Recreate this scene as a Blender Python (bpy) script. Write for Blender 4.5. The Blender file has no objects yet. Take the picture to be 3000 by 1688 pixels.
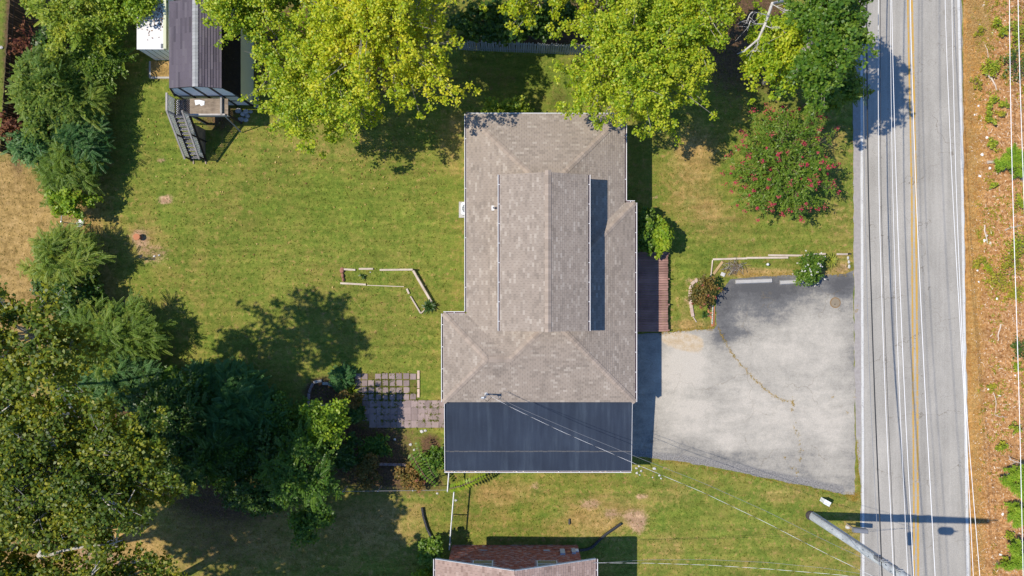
import bpy, bmesh, math, random
import numpy as np
from mathutils import Vector, Matrix

# ------------------------------------------------------------------ camera, sky, sun, exposure
sc = bpy.context.scene
COL = sc.collection
CAM_H = 46.0          # the drone hovers 46 m above the lawn and looks straight down
PPM = 45.0            # photograph pixels (3000 wide) per metre of ground
cd = bpy.data.cameras.new('camera'); cam = bpy.data.objects.new('camera', cd); COL.objects.link(cam)
cam.location = (0, 0, CAM_H); cam.rotation_euler = (0, 0, 0)
cd.sensor_width = 36.0; cd.lens = 36.0 * CAM_H / (3000 / PPM)
cd.clip_start = 0.5; cd.clip_end = 3000
sc.camera = cam
COT = 0.73            # ground run of a shadow per metre of height
SUN_EL = math.atan(1 / COT)
sdir = Vector((1.0, -0.045, -1 / COT)).normalized()     # the way the light travels
w = bpy.data.worlds.new('World'); sc.world = w; w.use_nodes = True
nt = w.node_tree; nt.nodes.clear()
sky = nt.nodes.new('ShaderNodeTexSky'); sky.sky_type = 'NISHITA'; sky.sun_disc = False
sky.sun_elevation = SUN_EL
sky.sun_rotation = math.atan2(-sdir.x, -sdir.y)
sky.air_density = 1.0; sky.dust_density = 0.0; sky.ozone_density = 10.0
bg = nt.nodes.new('ShaderNodeBackground'); bg.inputs['Strength'].default_value = 0.15
wo = nt.nodes.new('ShaderNodeOutputWorld')
nt.links.new(sky.outputs[0], bg.inputs[0]); nt.links.new(bg.outputs[0], wo.inputs[0])
sl = bpy.data.lights.new('sun', 'SUN'); so = bpy.data.objects.new('sun', sl); COL.objects.link(so)
sl.energy = 4.7; sl.angle = math.radians(0.53); sl.color = (1.0, 0.91, 0.765)
so.rotation_euler = sdir.to_track_quat('-Z', 'Y').to_euler(); so.location = (-40, 0, 60)
sc.view_settings.view_transform = 'Standard'; sc.view_settings.look = 'None'
sc.view_settings.exposure = 0.15; sc.view_settings.gamma = 1.0; sc.view_settings.use_curve_mapping = False
sc.render.engine = 'CYCLES'
sc.cycles.max_bounces = 6; sc.cycles.diffuse_bounces = 3; sc.cycles.transmission_bounces = 4

# ------------------------------------------------------------------ helpers
def P(px, py, z=0.0):
    """the point of the place at height z that the photograph shows at (px, py)"""
    k = (CAM_H - z) / CAM_H / PPM
    return Vector(((px - 1500) * k, (844 - py) * k, z))
def lerp(a, b, t): return a + (b - a) * t

ROOT = {}
def empty(name, label, cat, loc, group=None):
    o = bpy.data.objects.new(name, None); COL.objects.link(o); o.location = loc
    o.empty_display_size = 0.3
    o['label'] = label; o['category'] = cat
    if group: o['group'] = group
    ROOT[o] = Vector(loc)
    return o
def structure(o): o['kind'] = 'structure'; return o
def stuff(o): o['kind'] = 'stuff'; return o
def tag(o, label, cat, group=None):
    o['label'] = label; o['category'] = cat
    if group: o['group'] = group
    return o
def mesh_np(name, V, F, mats, attrs=None, smooth=False, fm=None):
    me = bpy.data.meshes.new(name)
    V = np.asarray(V, dtype=np.float32)
    if isinstance(F, np.ndarray):
        n, k = F.shape
        me.vertices.add(len(V)); me.vertices.foreach_set('co', V.ravel())
        me.loops.add(n * k); me.loops.foreach_set('vertex_index', F.astype(np.int32).ravel())
        me.polygons.add(n); me.polygons.foreach_set('loop_start', np.arange(0, n * k, k, dtype=np.int32))
        try: me.polygons.foreach_set('loop_total', np.full(n, k, dtype=np.int32))
        except Exception: pass
        me.update(calc_edges=True)
    else:
        me.from_pydata([tuple(map(float, v)) for v in V], [], F); me.update()
    for m in (mats if isinstance(mats, (list, tuple)) else [mats]): me.materials.append(m)
    if fm is not None: me.polygons.foreach_set('material_index', np.asarray(fm, dtype=np.int32))
    if smooth: me.polygons.foreach_set('use_smooth', np.ones(len(me.polygons), dtype=bool))
    for k_, (dom, dat) in (attrs or {}).items():
        a = me.attributes.new(k_, 'FLOAT', dom); a.data.foreach_set('value', np.asarray(dat, dtype=np.float32))
    return me
def part(name, me, parent=None, loc=(0, 0, 0), rot=(0, 0, 0), scale=None):
    """link a mesh whose vertices are relative to the root of its thing"""
    o = bpy.data.objects.new(name, me); COL.objects.link(o)
    o.location = loc; o.rotation_euler = rot
    if scale: o.scale = scale
    if parent is not None:
        o.parent = parent; ROOT[o] = ROOT[parent]
    return o
def wpart(name, V, F, mats, parent=None, **kw):
    """same, from vertices given in the coordinates of the place"""
    V = np.asarray(V, dtype=float)
    if parent is not None: V = V - np.array(ROOT[parent])
    return part(name, mesh_np(name, V, F, mats, **kw), parent)

class MB:
    """collects simple solids into one mesh"""
    def __init__(s): s.v = []; s.f = []; s.m = []
    def add(s, vs, fs, mi=0):
        o = len(s.v); s.v += [tuple(v) for v in vs]; s.f += [tuple(i + o for i in f) for f in fs]; s.m += [mi] * len(fs)
    def box(s, x0, x1, y0, y1, z0, z1, mi=0):
        s.add([(x0, y0, z0), (x1, y0, z0), (x1, y1, z0), (x0, y1, z0), (x0, y0, z1), (x1, y0, z1), (x1, y1, z1), (x0, y1, z1)], BOXF, mi)
    def bar(s, a, b, wd, ht, mi=0, up=(0, 0, 1)):
        a = Vector(a); b = Vector(b); d = (b - a).normalized(); u = Vector(up)
        if abs(d.dot(u)) > 0.98: u = Vector((0, 1, 0))
        l = d.cross(u).normalized() * wd / 2; t = l.cross(d).normalized() * ht / 2
        s.add([a - l - t, a + l - t, b + l - t, b - l - t, a - l + t, a + l + t, b + l + t, b - l + t], BOXF, mi)
    def tube(s, pts, rad, n=6, mi=0, cap=True):
        pts = [Vector(p) for p in pts]; rs = rad if isinstance(rad, (list, tuple)) else [rad] * len(pts)
        vs = []; fs = []
        for i, p in enumerate(pts):
            d = (pts[min(i + 1, len(pts) - 1)] - pts[max(i - 1, 0)]).normalized()
            u = Vector((0, 0, 1)) if abs(d.z) < 0.9 else Vector((0, 1, 0))
            a = d.cross(u).normalized(); b = a.cross(d).normalized()
            for j in range(n):
                t = 2 * math.pi * j / n; vs.append(p + (a * math.cos(t) + b * math.sin(t)) * rs[i])
        for i in range(len(pts) - 1):
            for j in range(n):
                k = (j + 1) % n; fs.append((i * n + j, i * n + k, (i + 1) * n + k, (i + 1) * n + j))
        if cap: fs += [tuple(range(n - 1, -1, -1)), tuple(range((len(pts) - 1) * n, len(pts) * n))]
        s.add(vs, fs, mi)
    def prism(s, poly, z0, z1, mi=0):
        n = len(poly)
        vs = [(p[0], p[1], z0) for p in poly] + [(p[0], p[1], z1) for p in poly]
        fs = [tuple(range(n - 1, -1, -1)), tuple(range(n, 2 * n))] + [(i, (i + 1) % n, (i + 1) % n + n, i + n) for i in range(n)]
        s.add(vs, fs, mi)
    def blob(s, c, r, rng, mi=0, nu=7, nv=5, jit=0.18):
        c = Vector(c); r = Vector(r) if hasattr(r, '__len__') else Vector((r, r, r)); vs = [c + Vector((0, 0, r.z))]; fs = []
        for i in range(1, nv):
            for j in range(nu):
                a = math.pi * i / nv; b = 2 * math.pi * (j + 0.5 * i) / nu; q = 1 + rng.uniform(-jit, jit)
                vs.append(c + Vector((r.x * math.sin(a) * math.cos(b), r.y * math.sin(a) * math.sin(b), r.z * math.cos(a))) * 1 * q - c * (q - 1) * 0)
        vs = [vs[0]] + [c + (v - c) for v in vs[1:]] + [c - Vector((0, 0, r.z))]
        for j in range(nu): fs.append((0, 1 + j, 1 + (j + 1) % nu))
        for i in range(nv - 2):
            for j in range(nu):
                a = 1 + i * nu + j; b = 1 + i * nu + (j + 1) % nu; fs.append((a, a + nu, b + nu, b))
        l = len(vs) - 1; o = 1 + (nv - 2) * nu
        for j in range(nu): fs.append((o + j, l, o + (j + 1) % nu))
        s.add(vs, fs, mi)
    def build(s, name, mats, parent=None, smooth=False):
        V = np.array([tuple(v) for v in s.v], dtype=float)
        if parent is not None: V = V - np.array(ROOT[parent])
        me = mesh_np(name, V, s.f, mats, smooth=smooth, fm=s.m)
        return part(name, me, parent)
BOXF = [(0, 3, 2, 1), (4, 5, 6, 7), (0, 1, 5, 4), (1, 2, 6, 5), (2, 3, 7, 6), (3, 0, 4, 7)]
def box_mesh(name, sx, sy, sz, mat, ch=0.0):
    """a box centred on its origin, its upper edges chamfered"""
    x, y, z = sx / 2, sy / 2, sz / 2
    if not ch:
        m = MB(); m.box(-x, x, -y, y, -z, z); return mesh_np(name, m.v, m.f, mat)
    vs = [(-x, -y, -z), (x, -y, -z), (x, y, -z), (-x, y, -z), (-x, -y, z - ch), (x, -y, z - ch), (x, y, z - ch), (-x, y, z - ch),
          (-x + ch, -y + ch, z), (x - ch, -y + ch, z), (x - ch, y - ch, z), (-x + ch, y - ch, z)]
    fs = [(0, 3, 2, 1)] + [(i, (i + 1) % 4, (i + 1) % 4 + 4, i + 4) for i in range(4)] + [(i + 4, (i + 1) % 4 + 4, (i + 1) % 4 + 8, i + 8) for i in range(4)] + [(8, 9, 10, 11)]
    return mesh_np(name, vs, fs, mat)
# ------------------------------------------------------------------ materials
class G:
    """small shader-graph writer"""
    def __init__(s, name):
        s.m = bpy.data.materials.new(name); s.m.use_nodes = True; s.t = s.m.node_tree; s.t.nodes.clear()
        s.out = s.t.nodes.new('ShaderNodeOutputMaterial')
        s.pos = s.t.nodes.new('ShaderNodeNewGeometry').outputs['Position']
    def n(s, typ, **ins):
        nd = s.t.nodes.new('ShaderNode' + typ)
        for k, v in ins.items(): s.set(nd, k, v)
        return nd
    def set(s, nd, k, v):
        i = nd.inputs[int(k[1:])] if k[0] == '_' and k[1:].isdigit() else nd.inputs[k.replace('_', ' ')]
        if isinstance(v, bpy.types.NodeSocket): s.t.links.new(v, i)
        elif isinstance(v, (tuple, list)) and len(v) == 3 and len(i.default_value) == 4: i.default_value = (*v, 1)
        else: i.default_value = v
    def math(s, op, a, b=0.5, c=0.0, clamp=False):
        nd = s.t.nodes.new('ShaderNodeMath'); nd.operation = op; nd.use_clamp = clamp
        for i, v in enumerate((a, b, c)): s.set(nd, '_%d' % i, v)
        return nd.outputs[0]
    def noise(s, scale, detail=3, rough=0.55, vec=None, sc3=None, off=None):
        v = vec or s.pos
        if sc3 or off:
            mp = s.t.nodes.new('ShaderNodeMapping'); s.set(mp, 'Vector', v)
            if sc3: mp.inputs['Scale'].default_value = sc3
            if off: mp.inputs['Location'].default_value = off
            v = mp.outputs[0]
        nd = s.n('TexNoise', Vector=v, Scale=scale, Detail=detail, Roughness=rough); return nd.outputs['Fac']
    def ramp(s, f, *stops):
        nd = s.t.nodes.new('ShaderNodeValToRGB'); s.set(nd, 'Fac', f); e = nd.color_ramp.elements
        while len(e) < len(stops): e.new(0.5)
        for i, (p, c) in enumerate(stops):
            e[i].position = p; e[i].color = (*c, 1) if isinstance(c, (tuple, list)) else (c, c, c, 1)
        return nd.outputs['Color']
    def step(s, f, a, b):
        nd = s.t.nodes.new('ShaderNodeMapRange'); nd.interpolation_type = 'SMOOTHSTEP'
        for k, v in (('Value', f), ('From Min', a), ('From Max', b)): s.set(nd, k, v)
        return nd.outputs[0]
    def mix(s, f, a, b, mode='MIX'):
        nd = s.t.nodes.new('ShaderNodeMix'); nd.data_type = 'RGBA'; nd.blend_type = mode
        for i, v in ((0, f), (6, a), (7, b)):
            if isinstance(v, bpy.types.NodeSocket): s.t.links.new(v, nd.inputs[i])
            elif i == 0: nd.inputs[0].default_value = v
            else: nd.inputs[i].default_value = (*v, 1) if not isinstance(v, (int, float)) else (v, v, v, 1)
        return nd.outputs[2]
    def attr(s, name):
        nd = s.t.nodes.new('ShaderNodeAttribute'); nd.attribute_name = name; return nd.outputs['Fac']
    def island(s): return s.t.nodes.new('ShaderNodeNewGeometry').outputs['Random Per Island']
    def objrand(s): return s.t.nodes.new('ShaderNodeObjectInfo').outputs['Random']
    def bsdf(s, col, rough=0.8, metal=0.0, spec=0.4, bump=None, bstr=0.3, bdist=0.02, **kw):
        p = s.n('BsdfPrincipled', Base_Color=col, Roughness=rough, Metallic=metal)
        p.inputs['Specular IOR Level'].default_value = spec
        for k, v in kw.items(): s.set(p, k, v)
        if bump is not None:
            b = s.n('Bump', Height=bump, Strength=bstr, Distance=bdist); s.t.links.new(b.outputs[0], p.inputs['Normal'])
        return p.outputs[0]
    def end(s, sh): s.t.links.new(sh, s.out.inputs['Surface']); return s.m

def plain(name, col, rough=0.6, metal=0.0, spec=0.4, var=0.15, scale=6.0, rnd=0.0, bstr=0.15):
    """one paint or material with a little wear and grain"""
    g = G(name); n = g.noise(scale, 4)
    f = g.math('MULTIPLY_ADD', n, 2 * var, 1 - var)
    if rnd: f = g.math('MULTIPLY', f, g.math('MULTIPLY_ADD', g.objrand(), 2 * rnd, 1 - rnd))
    c = g.mix(1.0, col, f, 'MULTIPLY')
    return g.end(g.bsdf(c, rough, metal, spec, bump=g.noise(scale * 5, 3), bstr=bstr))

def m_leaf(name, c0, c1, c2, trans=0.35, rough=0.5, spec=0.35):
    g = G(name); t = g.attr('tint')
    c = g.ramp(t, (0.0, c0), (0.5, c1), (1.0, c2))
    p = g.bsdf(c, rough, 0, spec * .7)
    tr = g.n('BsdfTranslucent', Color=g.mix(0.55, c, (c2[0] * 1.5, c2[1] * 1.35, c2[2] * 0.6))).outputs[0]
    mx = g.n('MixShader', _0=trans, _1=p, _2=tr)
    return g.end(mx.outputs[0])

def m_shingle(name, dark, mid, light, patch=0.12):
    g = G(name); r = g.island()
    c = g.ramp(r, (0.0, dark), (0.3, mid), (0.8, mid), (1.0, tuple(.3 * mid[q] + .7 * light[q] for q in range(3))))
    c = g.mix(1.0, c, g.ramp(g.noise(0.55, 4, off=(3, 7, 0)), (0.3, 1 - patch), (0.7, 1 + patch * 0.4)), 'MULTIPLY')
    c = g.mix(1.0, c, g.ramp(g.noise(45, 2), (0.25, 0.85), (0.75, 1.12)), 'MULTIPLY')
    c = g.mix(g.math('MULTIPLY', g.step(g.noise(0.7, 5, 0.65, off=(20, 4, 1)), 0.52, 0.78), 0.42), c, (0.10, 0.085, 0.075))
    return g.end(g.bsdf(c, 0.92, 0, 0.2, bump=g.noise(60, 2), bstr=0.4, bdist=0.01))

def m_ground():
    g = G('lawn_and_soil')
    big = g.noise(0.16, 4, 0.6); med = g.noise(0.9, 4, 0.6, off=(11, 3, 0)); mott = g.noise(3.2, 3, 0.65, off=(5, 9, 0)); fine = g.noise(9.5, 2, 0.7); vf = g.noise(26, 2, 0.6)
    grass = g.ramp(med, (0.26, (0.129, 0.189, 0.029)), (0.46, (0.189, 0.221, 0.037)), (0.60, (0.252, 0.240, 0.050)), (0.80, (0.349, 0.270, 0.078)))
    brn = g.ramp(mott, (0.48, (0.184, 0.209, 0.039)), (0.60, (0.289, 0.209, 0.065)), (0.76, (0.369, 0.235, 0.098)))
    grass = g.mix(g.step(mott, 0.47, 0.72), grass, brn)
    bw = g.n('TexWave', Vector=g.pos, Scale=0.42, Distortion=2.2, Detail=2.0, Detail_Scale=0.6); bw.bands_direction = 'Y'
    grass = g.mix(1.0, grass, g.ramp(bw.outputs['Fac'], (0.2, 0.95), (0.8, 1.04)), 'MULTIPLY')
    lush = g.math('ADD', g.attr('lush'), g.math('MULTIPLY', g.step(g.noise(0.28, 4, 0.6, off=(17, 5, 0)), 0.45, 0.68), 0.6), 0.0, True)
    grass = g.mix(g.math('MULTIPLY', lush, 0.8), grass, g.ramp(mott, (0.3, (0.106, 0.183, 0.022)), (0.7, (0.200, 0.246, 0.035))))
    dry = g.attr('dry'); dfac = g.step(g.math('MULTIPLY_ADD', dry, 1.0, g.math('MULTIPLY_ADD', med, 0.5, g.math('MULTIPLY_ADD', mott, 0.55, -0.52))), 0.1, 0.85)
    straw = g.ramp(g.noise(2.4, 4, 0.65, off=(1, 1, 4)), (0.3, (0.25, 0.165, 0.055)), (0.5, (0.40, 0.265, 0.095)), (0.75, (0.52, 0.35, 0.15)))
    c = g.mix(dfac, grass, straw)
    bare = g.attr('bare'); bfac = g.step(g.math('ADD', bare, g.math('MULTIPLY_ADD', mott, 0.8, g.math('MULTIPLY_ADD', fine, 0.5, -0.65))), 0.25, 0.75)
    soil = g.ramp(g.noise(4, 4, 0.7, off=(7, 1, 2)), (0.3, (0.30, 0.18, 0.105)), (0.55, (0.47, 0.31, 0.19)), (0.8, (0.60, 0.44, 0.30)))
    c = g.mix(bfac, c, soil)
    lit = g.attr('litter'); lfac = g.step(g.math('ADD', lit, g.math('MULTIPLY_ADD', mott, 0.7, -0.35)), 0.2, 0.8)
    leaf = g.ramp(g.noise(8, 3, 0.7, off=(3, 3, 3)), (0.3, (0.07, 0.045, 0.026)), (0.55, (0.15, 0.092, 0.052)), (0.75, (0.26, 0.15, 0.085)))
    c = g.mix(lfac, c, leaf)
    ver = g.attr('verge'); vfac = g.step(g.math('ADD', ver, g.math('MULTIPLY_ADD', fine, 0.3, -0.15)), 0.4, 0.6)
    vs = g.ramp(g.noise(5, 4, 0.75, off=(2, 8, 3)), (0.30, (0.163, 0.066, 0.023)), (0.45, (0.408, 0.198, 0.073)), (0.56, (0.551, 0.309, 0.133)), (0.70, (0.734, 0.494, 0.280)))
    vr = g.ramp(g.noise(1.1, 4, 0.7, off=(4, 2, 8)), (0.33, (0.306, 0.141, 0.030)), (0.5, (0.510, 0.273, 0.063)), (0.66, (0.592, 0.376, 0.126)))
    c = g.mix(vfac, c, g.mix(g.attr('strawband'), vs, g.mix(0.35, vr, vs)))
    c = g.mix(1.0, c, g.ramp(g.noise(1.0, 3, 0.6, sc3=(0.5, 2.6, 1), off=(6, 2, 0)), (0.3, 0.78), (0.7, 1.14)), 'MULTIPLY')
    c = g.mix(1.0, c, g.ramp(mott, (0.3, 0.82), (0.7, 1.12)), 'MULTIPLY')
    c = g.mix(1.0, c, g.ramp(fine, (0.22, 0.70), (0.5, 1.0), (0.78, 1.25)), 'MULTIPLY')
    c = g.mix(1.0, c, g.ramp(vf, (0.25, 0.80), (0.75, 1.19)), 'MULTIPLY')
    c = g.mix(1.0, c, g.ramp(big, (0.3, 0.88), (0.7, 1.1)), 'MULTIPLY')
    return g.end(g.bsdf(c, 0.95, 0, 0.15, bump=g.math('ADD', fine, g.math('MULTIPLY', vf, 0.6)), bstr=0.9, bdist=0.05))

def m_road():
    g = G('worn_asphalt'); f = g.noise(22, 3, 0.75); b = g.noise(0.35, 4, 0.6)
    st = g.noise(1.0, 4, 0.6, sc3=(2.2, 0.05, 1))
    c = g.ramp(f, (0.25, (0.265, 0.250, 0.222)), (0.5, (0.377, 0.357, 0.322)), (0.78, (0.490, 0.465, 0.414)))
    c = g.mix(1.0, c, g.ramp(b, (0.3, 0.92), (0.7, 1.06)), 'MULTIPLY')
    c = g.mix(1.0, c, g.ramp(st, (0.3, 0.85), (0.62, 1.04)), 'MULTIPLY')
    c = g.mix(1.0, c, g.ramp(g.noise(1.0, 4, 0.7, sc3=(0.5, 0.12, 1), off=(8, 3, 0)), (0.35, 0.88), (0.65, 1.08)), 'MULTIPLY')
    nz = g.n('TexNoise', Vector=g.pos, Scale=1.3, Detail=3.0).outputs['Color']
    mv = g.n('VectorMath', _0=g.pos, _1=g.n('VectorMath', _0=nz, _1=(0.684, 0.657, 0.000)).outputs[0])
    vo = g.t.nodes.new('ShaderNodeTexVoronoi'); vo.feature = 'DISTANCE_TO_EDGE'
    mp = g.t.nodes.new('ShaderNodeMapping'); mp.inputs['Scale'].default_value = (0.11, 0.2, 1); g.set(mp, 'Vector', mv.outputs[0])
    g.set(vo, 'Vector', mp.outputs[0]); g.set(vo, 'Scale', 1.0)
    crack = g.math('SUBTRACT', 1.0, g.step(vo.outputs['Distance'], 0.0, 0.006))
    crack = g.math('MULTIPLY', crack, g.step(g.noise(0.5, 2, off=(9, 9, 0)), 0.42, 0.6))
    c = g.mix(g.math('MULTIPLY', crack, 0.8), c, (0.156, 0.132, 0.100))
    spot = g.step(g.noise(6, 2, 0.5, off=(2, 5, 1)), 0.74, 0.8)
    c = g.mix(g.math('MULTIPLY', spot, 0.3), c, (0.117, 0.113, 0.100))
    return g.end(g.bsdf(c, 0.9, 0, 0.25, bump=f, bstr=0.4, bdist=0.01))

def m_drive():
    g = G('weathered_driveway'); f = g.noise(20, 3, 0.75); m = g.noise(1.6, 5, 0.68); b = g.noise(0.45, 5, 0.65, off=(4, 4, 0)); stk = g.noise(1.2, 5, 0.65, sc3=(0.35, 1.5, 1))
    tone = g.math('ADD', g.attr('pale'), g.math('ADD', g.math('MULTIPLY_ADD', m, 0.6, -0.3), g.math('ADD', g.math('MULTIPLY_ADD', b, 0.6, -0.3), g.math('ADD', g.math('MULTIPLY_ADD', stk, 0.6, -0.3), g.math('MULTIPLY_ADD', g.noise(6.5, 4, 0.75, off=(1, 5, 0)), 0.5, -0.25)))))
    c = g.ramp(tone, (0.0, (0.097, 0.097, 0.100)), (0.3, (0.159, 0.158, 0.157)), (0.55, (0.323, 0.303, 0.267)), (0.8, (0.420, 0.392, 0.342)), (1.0, (0.504, 0.465, 0.405)))
    tone2 = g.ramp(g.step(tone, 0.0, 1.0), (0.0, 1.0), (1.0, 1.0))
    c = g.mix(g.step(g.math('ADD', g.attr('sand'), g.math('MULTIPLY_ADD', m, 0.6, -0.3)), 0.35, 0.7), c, g.ramp(g.noise(3, 4, off=(1, 6, 0)), (0.35, (0.470, 0.364, 0.237)), (0.7, (0.555, 0.485, 0.386))))
    gr = g.step(g.math('ADD', g.attr('gravel'), g.math('MULTIPLY_ADD', m, 0.6, -0.3)), 0.3, 0.7)
    c = g.mix(gr, c, g.ramp(g.noise(11, 3, 0.8), (0.3, (0.100, 0.101, 0.104)), (0.5, (0.227, 0.218, 0.211)), (0.75, (0.387, 0.372, 0.342))))
    c = g.mix(1.0, c, g.ramp(f, (0.25, 0.74), (0.75, 1.2)), 'MULTIPLY')
    nz = g.n('TexNoise', Vector=g.pos, Scale=1.6, Detail=4.0).outputs['Color']
    mv = g.n('VectorMath', _0=g.pos, _1=nz)
    vo = g.t.nodes.new('ShaderNodeTexVoronoi'); vo.feature = 'DISTANCE_TO_EDGE'; g.set(vo, 'Vector', mv.outputs[0]); g.set(vo, 'Scale', 0.3)
    crack = g.math('MULTIPLY', g.math('SUBTRACT', 1.0, g.step(vo.outputs['Distance'], 0.0, 0.011)), g.step(g.noise(0.3, 2, off=(3, 9, 0)), 0.45, 0.62))
    c = g.mix(g.math('MULTIPLY', crack, 0.5), c, (0.168, 0.138, 0.096))
    return g.end(g.bsdf(c, 0.92, 0, 0.25, bump=f, bstr=0.4, bdist=0.01))

def m_paint(name, col, wear=0.35, base=(0.35, 0.34, 0.34)):
    g = G(name); n = g.noise(14, 4, 0.75); l = g.noise(1.5, 3)
    c = g.mix(g.math('MULTIPLY', g.step(g.math('ADD', n, g.math('MULTIPLY_ADD', l, 0.5, -0.25)), 0.5, 0.72), wear * 2), col, base)
    return g.end(g.bsdf(c, 0.7, 0, 0.3))

def m_wood(name, dark, light, axis=0, scale=3.0, rnd=0.2, spec=0.3):
    g = G(name); tc = g.t.nodes.new('ShaderNodeTexCoord').outputs['Object']
    s3 = [9.0, 9.0, 9.0]; s3[axis] = 0.7
    n = g.noise(scale, 4, 0.7, vec=tc, sc3=tuple(s3)); b = g.noise(1.7, 4, 0.6, off=(2, 2, 2))
    c = g.ramp(g.math('MULTIPLY_ADD', b, 0.5, g.math('MULTIPLY', n, 0.5)), (0.3, dark), (0.65, light))
    c = g.mix(1.0, c, g.math('MULTIPLY_ADD', g.objrand(), 2 * rnd, 1 - rnd), 'MULTIPLY')
    return g.end(g.bsdf(c, 0.85, 0, spec, bump=n, bstr=0.35, bdist=0.01))

def m_membrane():
    g = G('rubber_roof_membrane')
    n = g.noise(1.0, 5, 0.65, sc3=(3.0, 0.25, 1)); wv = g.noise(1.0, 3, 0.6, sc3=(1.3, 0.12, 1), off=(4, 0, 0)); b = g.noise(0.4, 4)
    c = g.ramp(n, (0.3, (0.023, 0.033, 0.056)), (0.55, (0.031, 0.044, 0.070)), (0.78, (0.052, 0.071, 0.100)))
    c = g.mix(g.math('MULTIPLY', g.step(wv, 0.5, 0.75), 0.6), c, (0.067, 0.092, 0.129))
    c = g.mix(1.0, c, g.ramp(b, (0.3, 0.85), (0.7, 1.12)), 'MULTIPLY')
    c = g.mix(g.math('MULTIPLY', g.step(g.noise(20, 2), 0.66, 0.76), 0.25), c, (0.148, 0.175, 0.199))
    return g.end(g.bsdf(c, 0.85, 0, 0.25, bump=g.noise(0.8, 3), bstr=0.2))

def m_bark(name, a, b):
    g = G(name); n = g.noise(3.5, 4, 0.7, sc3=(1, 1, 0.35)); f = g.noise(14, 3)
    c = g.ramp(g.math('MULTIPLY_ADD', f, 0.4, g.math('MULTIPLY', n, 0.6)), (0.38, a), (0.62, b))
    return g.end(g.bsdf(c, 0.85, 0, 0.25, bump=f, bstr=0.5, bdist=0.02))

M = {}
M['ground'] = m_ground(); M['road'] = m_road(); M['drive'] = m_drive(); M['membrane'] = m_membrane()
M['white_line'] = m_paint('white_road_paint', (0.60, 0.60, 0.58), 0.45); M['yellow_line'] = m_paint('yellow_road_paint', (0.52, 0.31, 0.06), 0.45)
M['shoulder'] = plain('asphalt_shoulder', (0.337, 0.311, 0.296), 0.95, var=0.3, scale=5)
M['shingle'] = m_shingle('tan_shingles', (0.266, 0.225, 0.189), (0.332, 0.280, 0.235), (0.460, 0.406, 0.348), 0.08)
M['shingle_cap'] = plain('tan_ridge_shingles', (0.335, 0.276, 0.229), 0.92, spec=0.2, var=0.1, rnd=0.14, scale=3)
M['under'] = plain('roof_felt', (0.14, 0.115, 0.1), 0.95, spec=0.1)
M['pink_shingle'] = m_shingle('pinkish_shingles', (0.26, 0.18, 0.15), (0.38, 0.275, 0.235), (0.50, 0.39, 0.34))
M['purple_shingle'] = m_shingle('mauve_grey_shingles', (0.078, 0.069, 0.084), (0.121, 0.105, 0.125), (0.156, 0.140, 0.156), 0.06)
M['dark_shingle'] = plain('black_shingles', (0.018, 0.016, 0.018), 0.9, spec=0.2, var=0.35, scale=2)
M['white_metal'] = plain('white_gutter_paint', (0.66, 0.66, 0.67), 0.45, var=0.08)
M['gutter_floor'] = plain('shadowed_gutter_trough', (0.10, 0.035, 0.035), 0.8, var=0.4, scale=4)  # dark red paints in the shadow inside the open trough
M['siding'] = plain('pale_siding', (0.62, 0.58, 0.50), 0.7, var=0.06)
M['cream'] = plain('cream_siding', (0.60, 0.62, 0.44), 0.75, var=0.07, scale=1.5)
M['white_panel'] = plain('white_painted_panel', (0.74, 0.77, 0.80), 0.6, var=0.08)
M['black_trim'] = plain('black_painted_trim', (0.022, 0.02, 0.025), 0.7, var=0.3)
M['grey_wood'] = m_wood('weathered_grey_timber', (0.27, 0.245, 0.23), (0.47, 0.44, 0.41), 1)
M['lattice'] = plain('white_washed_lattice', (0.68, 0.68, 0.66), 0.8, var=0.2)
M['dark_lattice'] = plain('dark_stained_timber', (0.045, 0.035, 0.032), 0.85, var=0.4, spec=0.2)
M['plywood'] = m_wood('peeling_plywood', (0.045, 0.03, 0.02), (0.36, 0.29, 0.22), 0, 4.0, 0.05)
M['deck'] = m_wood('red_brown_deck_boards', (0.17, 0.088, 0.075), (0.37, 0.22, 0.185), 0, 2.0, 0.16)
M['timber_pale'] = m_wood('bleached_landscape_timber', (0.38, 0.30, 0.235), (0.66, 0.57, 0.48), 0, 3, 0.12)
M['board_brown'] = m_wood('tan_board', (0.34, 0.22, 0.10), (0.50, 0.36, 0.2), 0, 3, 0.05)
M['fence_dark'] = m_wood('dark_fence_boards', (0.05, 0.032, 0.022), (0.13, 0.088, 0.062), 2, 2, 0.25)
M['fence_grey'] = m_wood('grey_pickets', (0.20, 0.215, 0.225), (0.34, 0.36, 0.37), 2, 2, 0.15)
M['concrete'] = plain('pale_concrete', (0.399, 0.387, 0.370), 0.9, var=0.2, scale=3, rnd=0.08)
M['block_pink'] = plain('pinkish_edging_block', (0.52, 0.40, 0.33), 0.9, var=0.2, scale=3, rnd=0.12)
M['paver'] = plain('mauve_pavers', (0.272, 0.212, 0.204), 0.9, var=0.22, scale=3, rnd=0.2)
M['brick'] = None
M['red_stone'] = plain('red_stone', (0.30, 0.14, 0.10), 0.9, var=0.25)
M['rock'] = plain('grey_rock', (0.42, 0.42, 0.43), 0.9, var=0.3, scale=3, rnd=0.2)
M['white_rock'] = plain('white_rock', (0.52, 0.51, 0.49), 0.85, var=0.15, rnd=0.1)
M['galv'] = plain('galvanised_steel', (0.50, 0.52, 0.54), 0.45, metal=0.5, var=0.12)
M['pole'] = m_wood('silvery_pole_timber', (0.22, 0.245, 0.27), (0.58, 0.61, 0.64), 2, 4.5, 0.0)
M['tar'] = plain('tarred_pole_foot', (0.06, 0.05, 0.048), 0.9, var=0.3)
M['wire_white'] = plain('bare_aluminium_wire', (0.85, 0.85, 0.86), 0.5, var=0.03)
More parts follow.
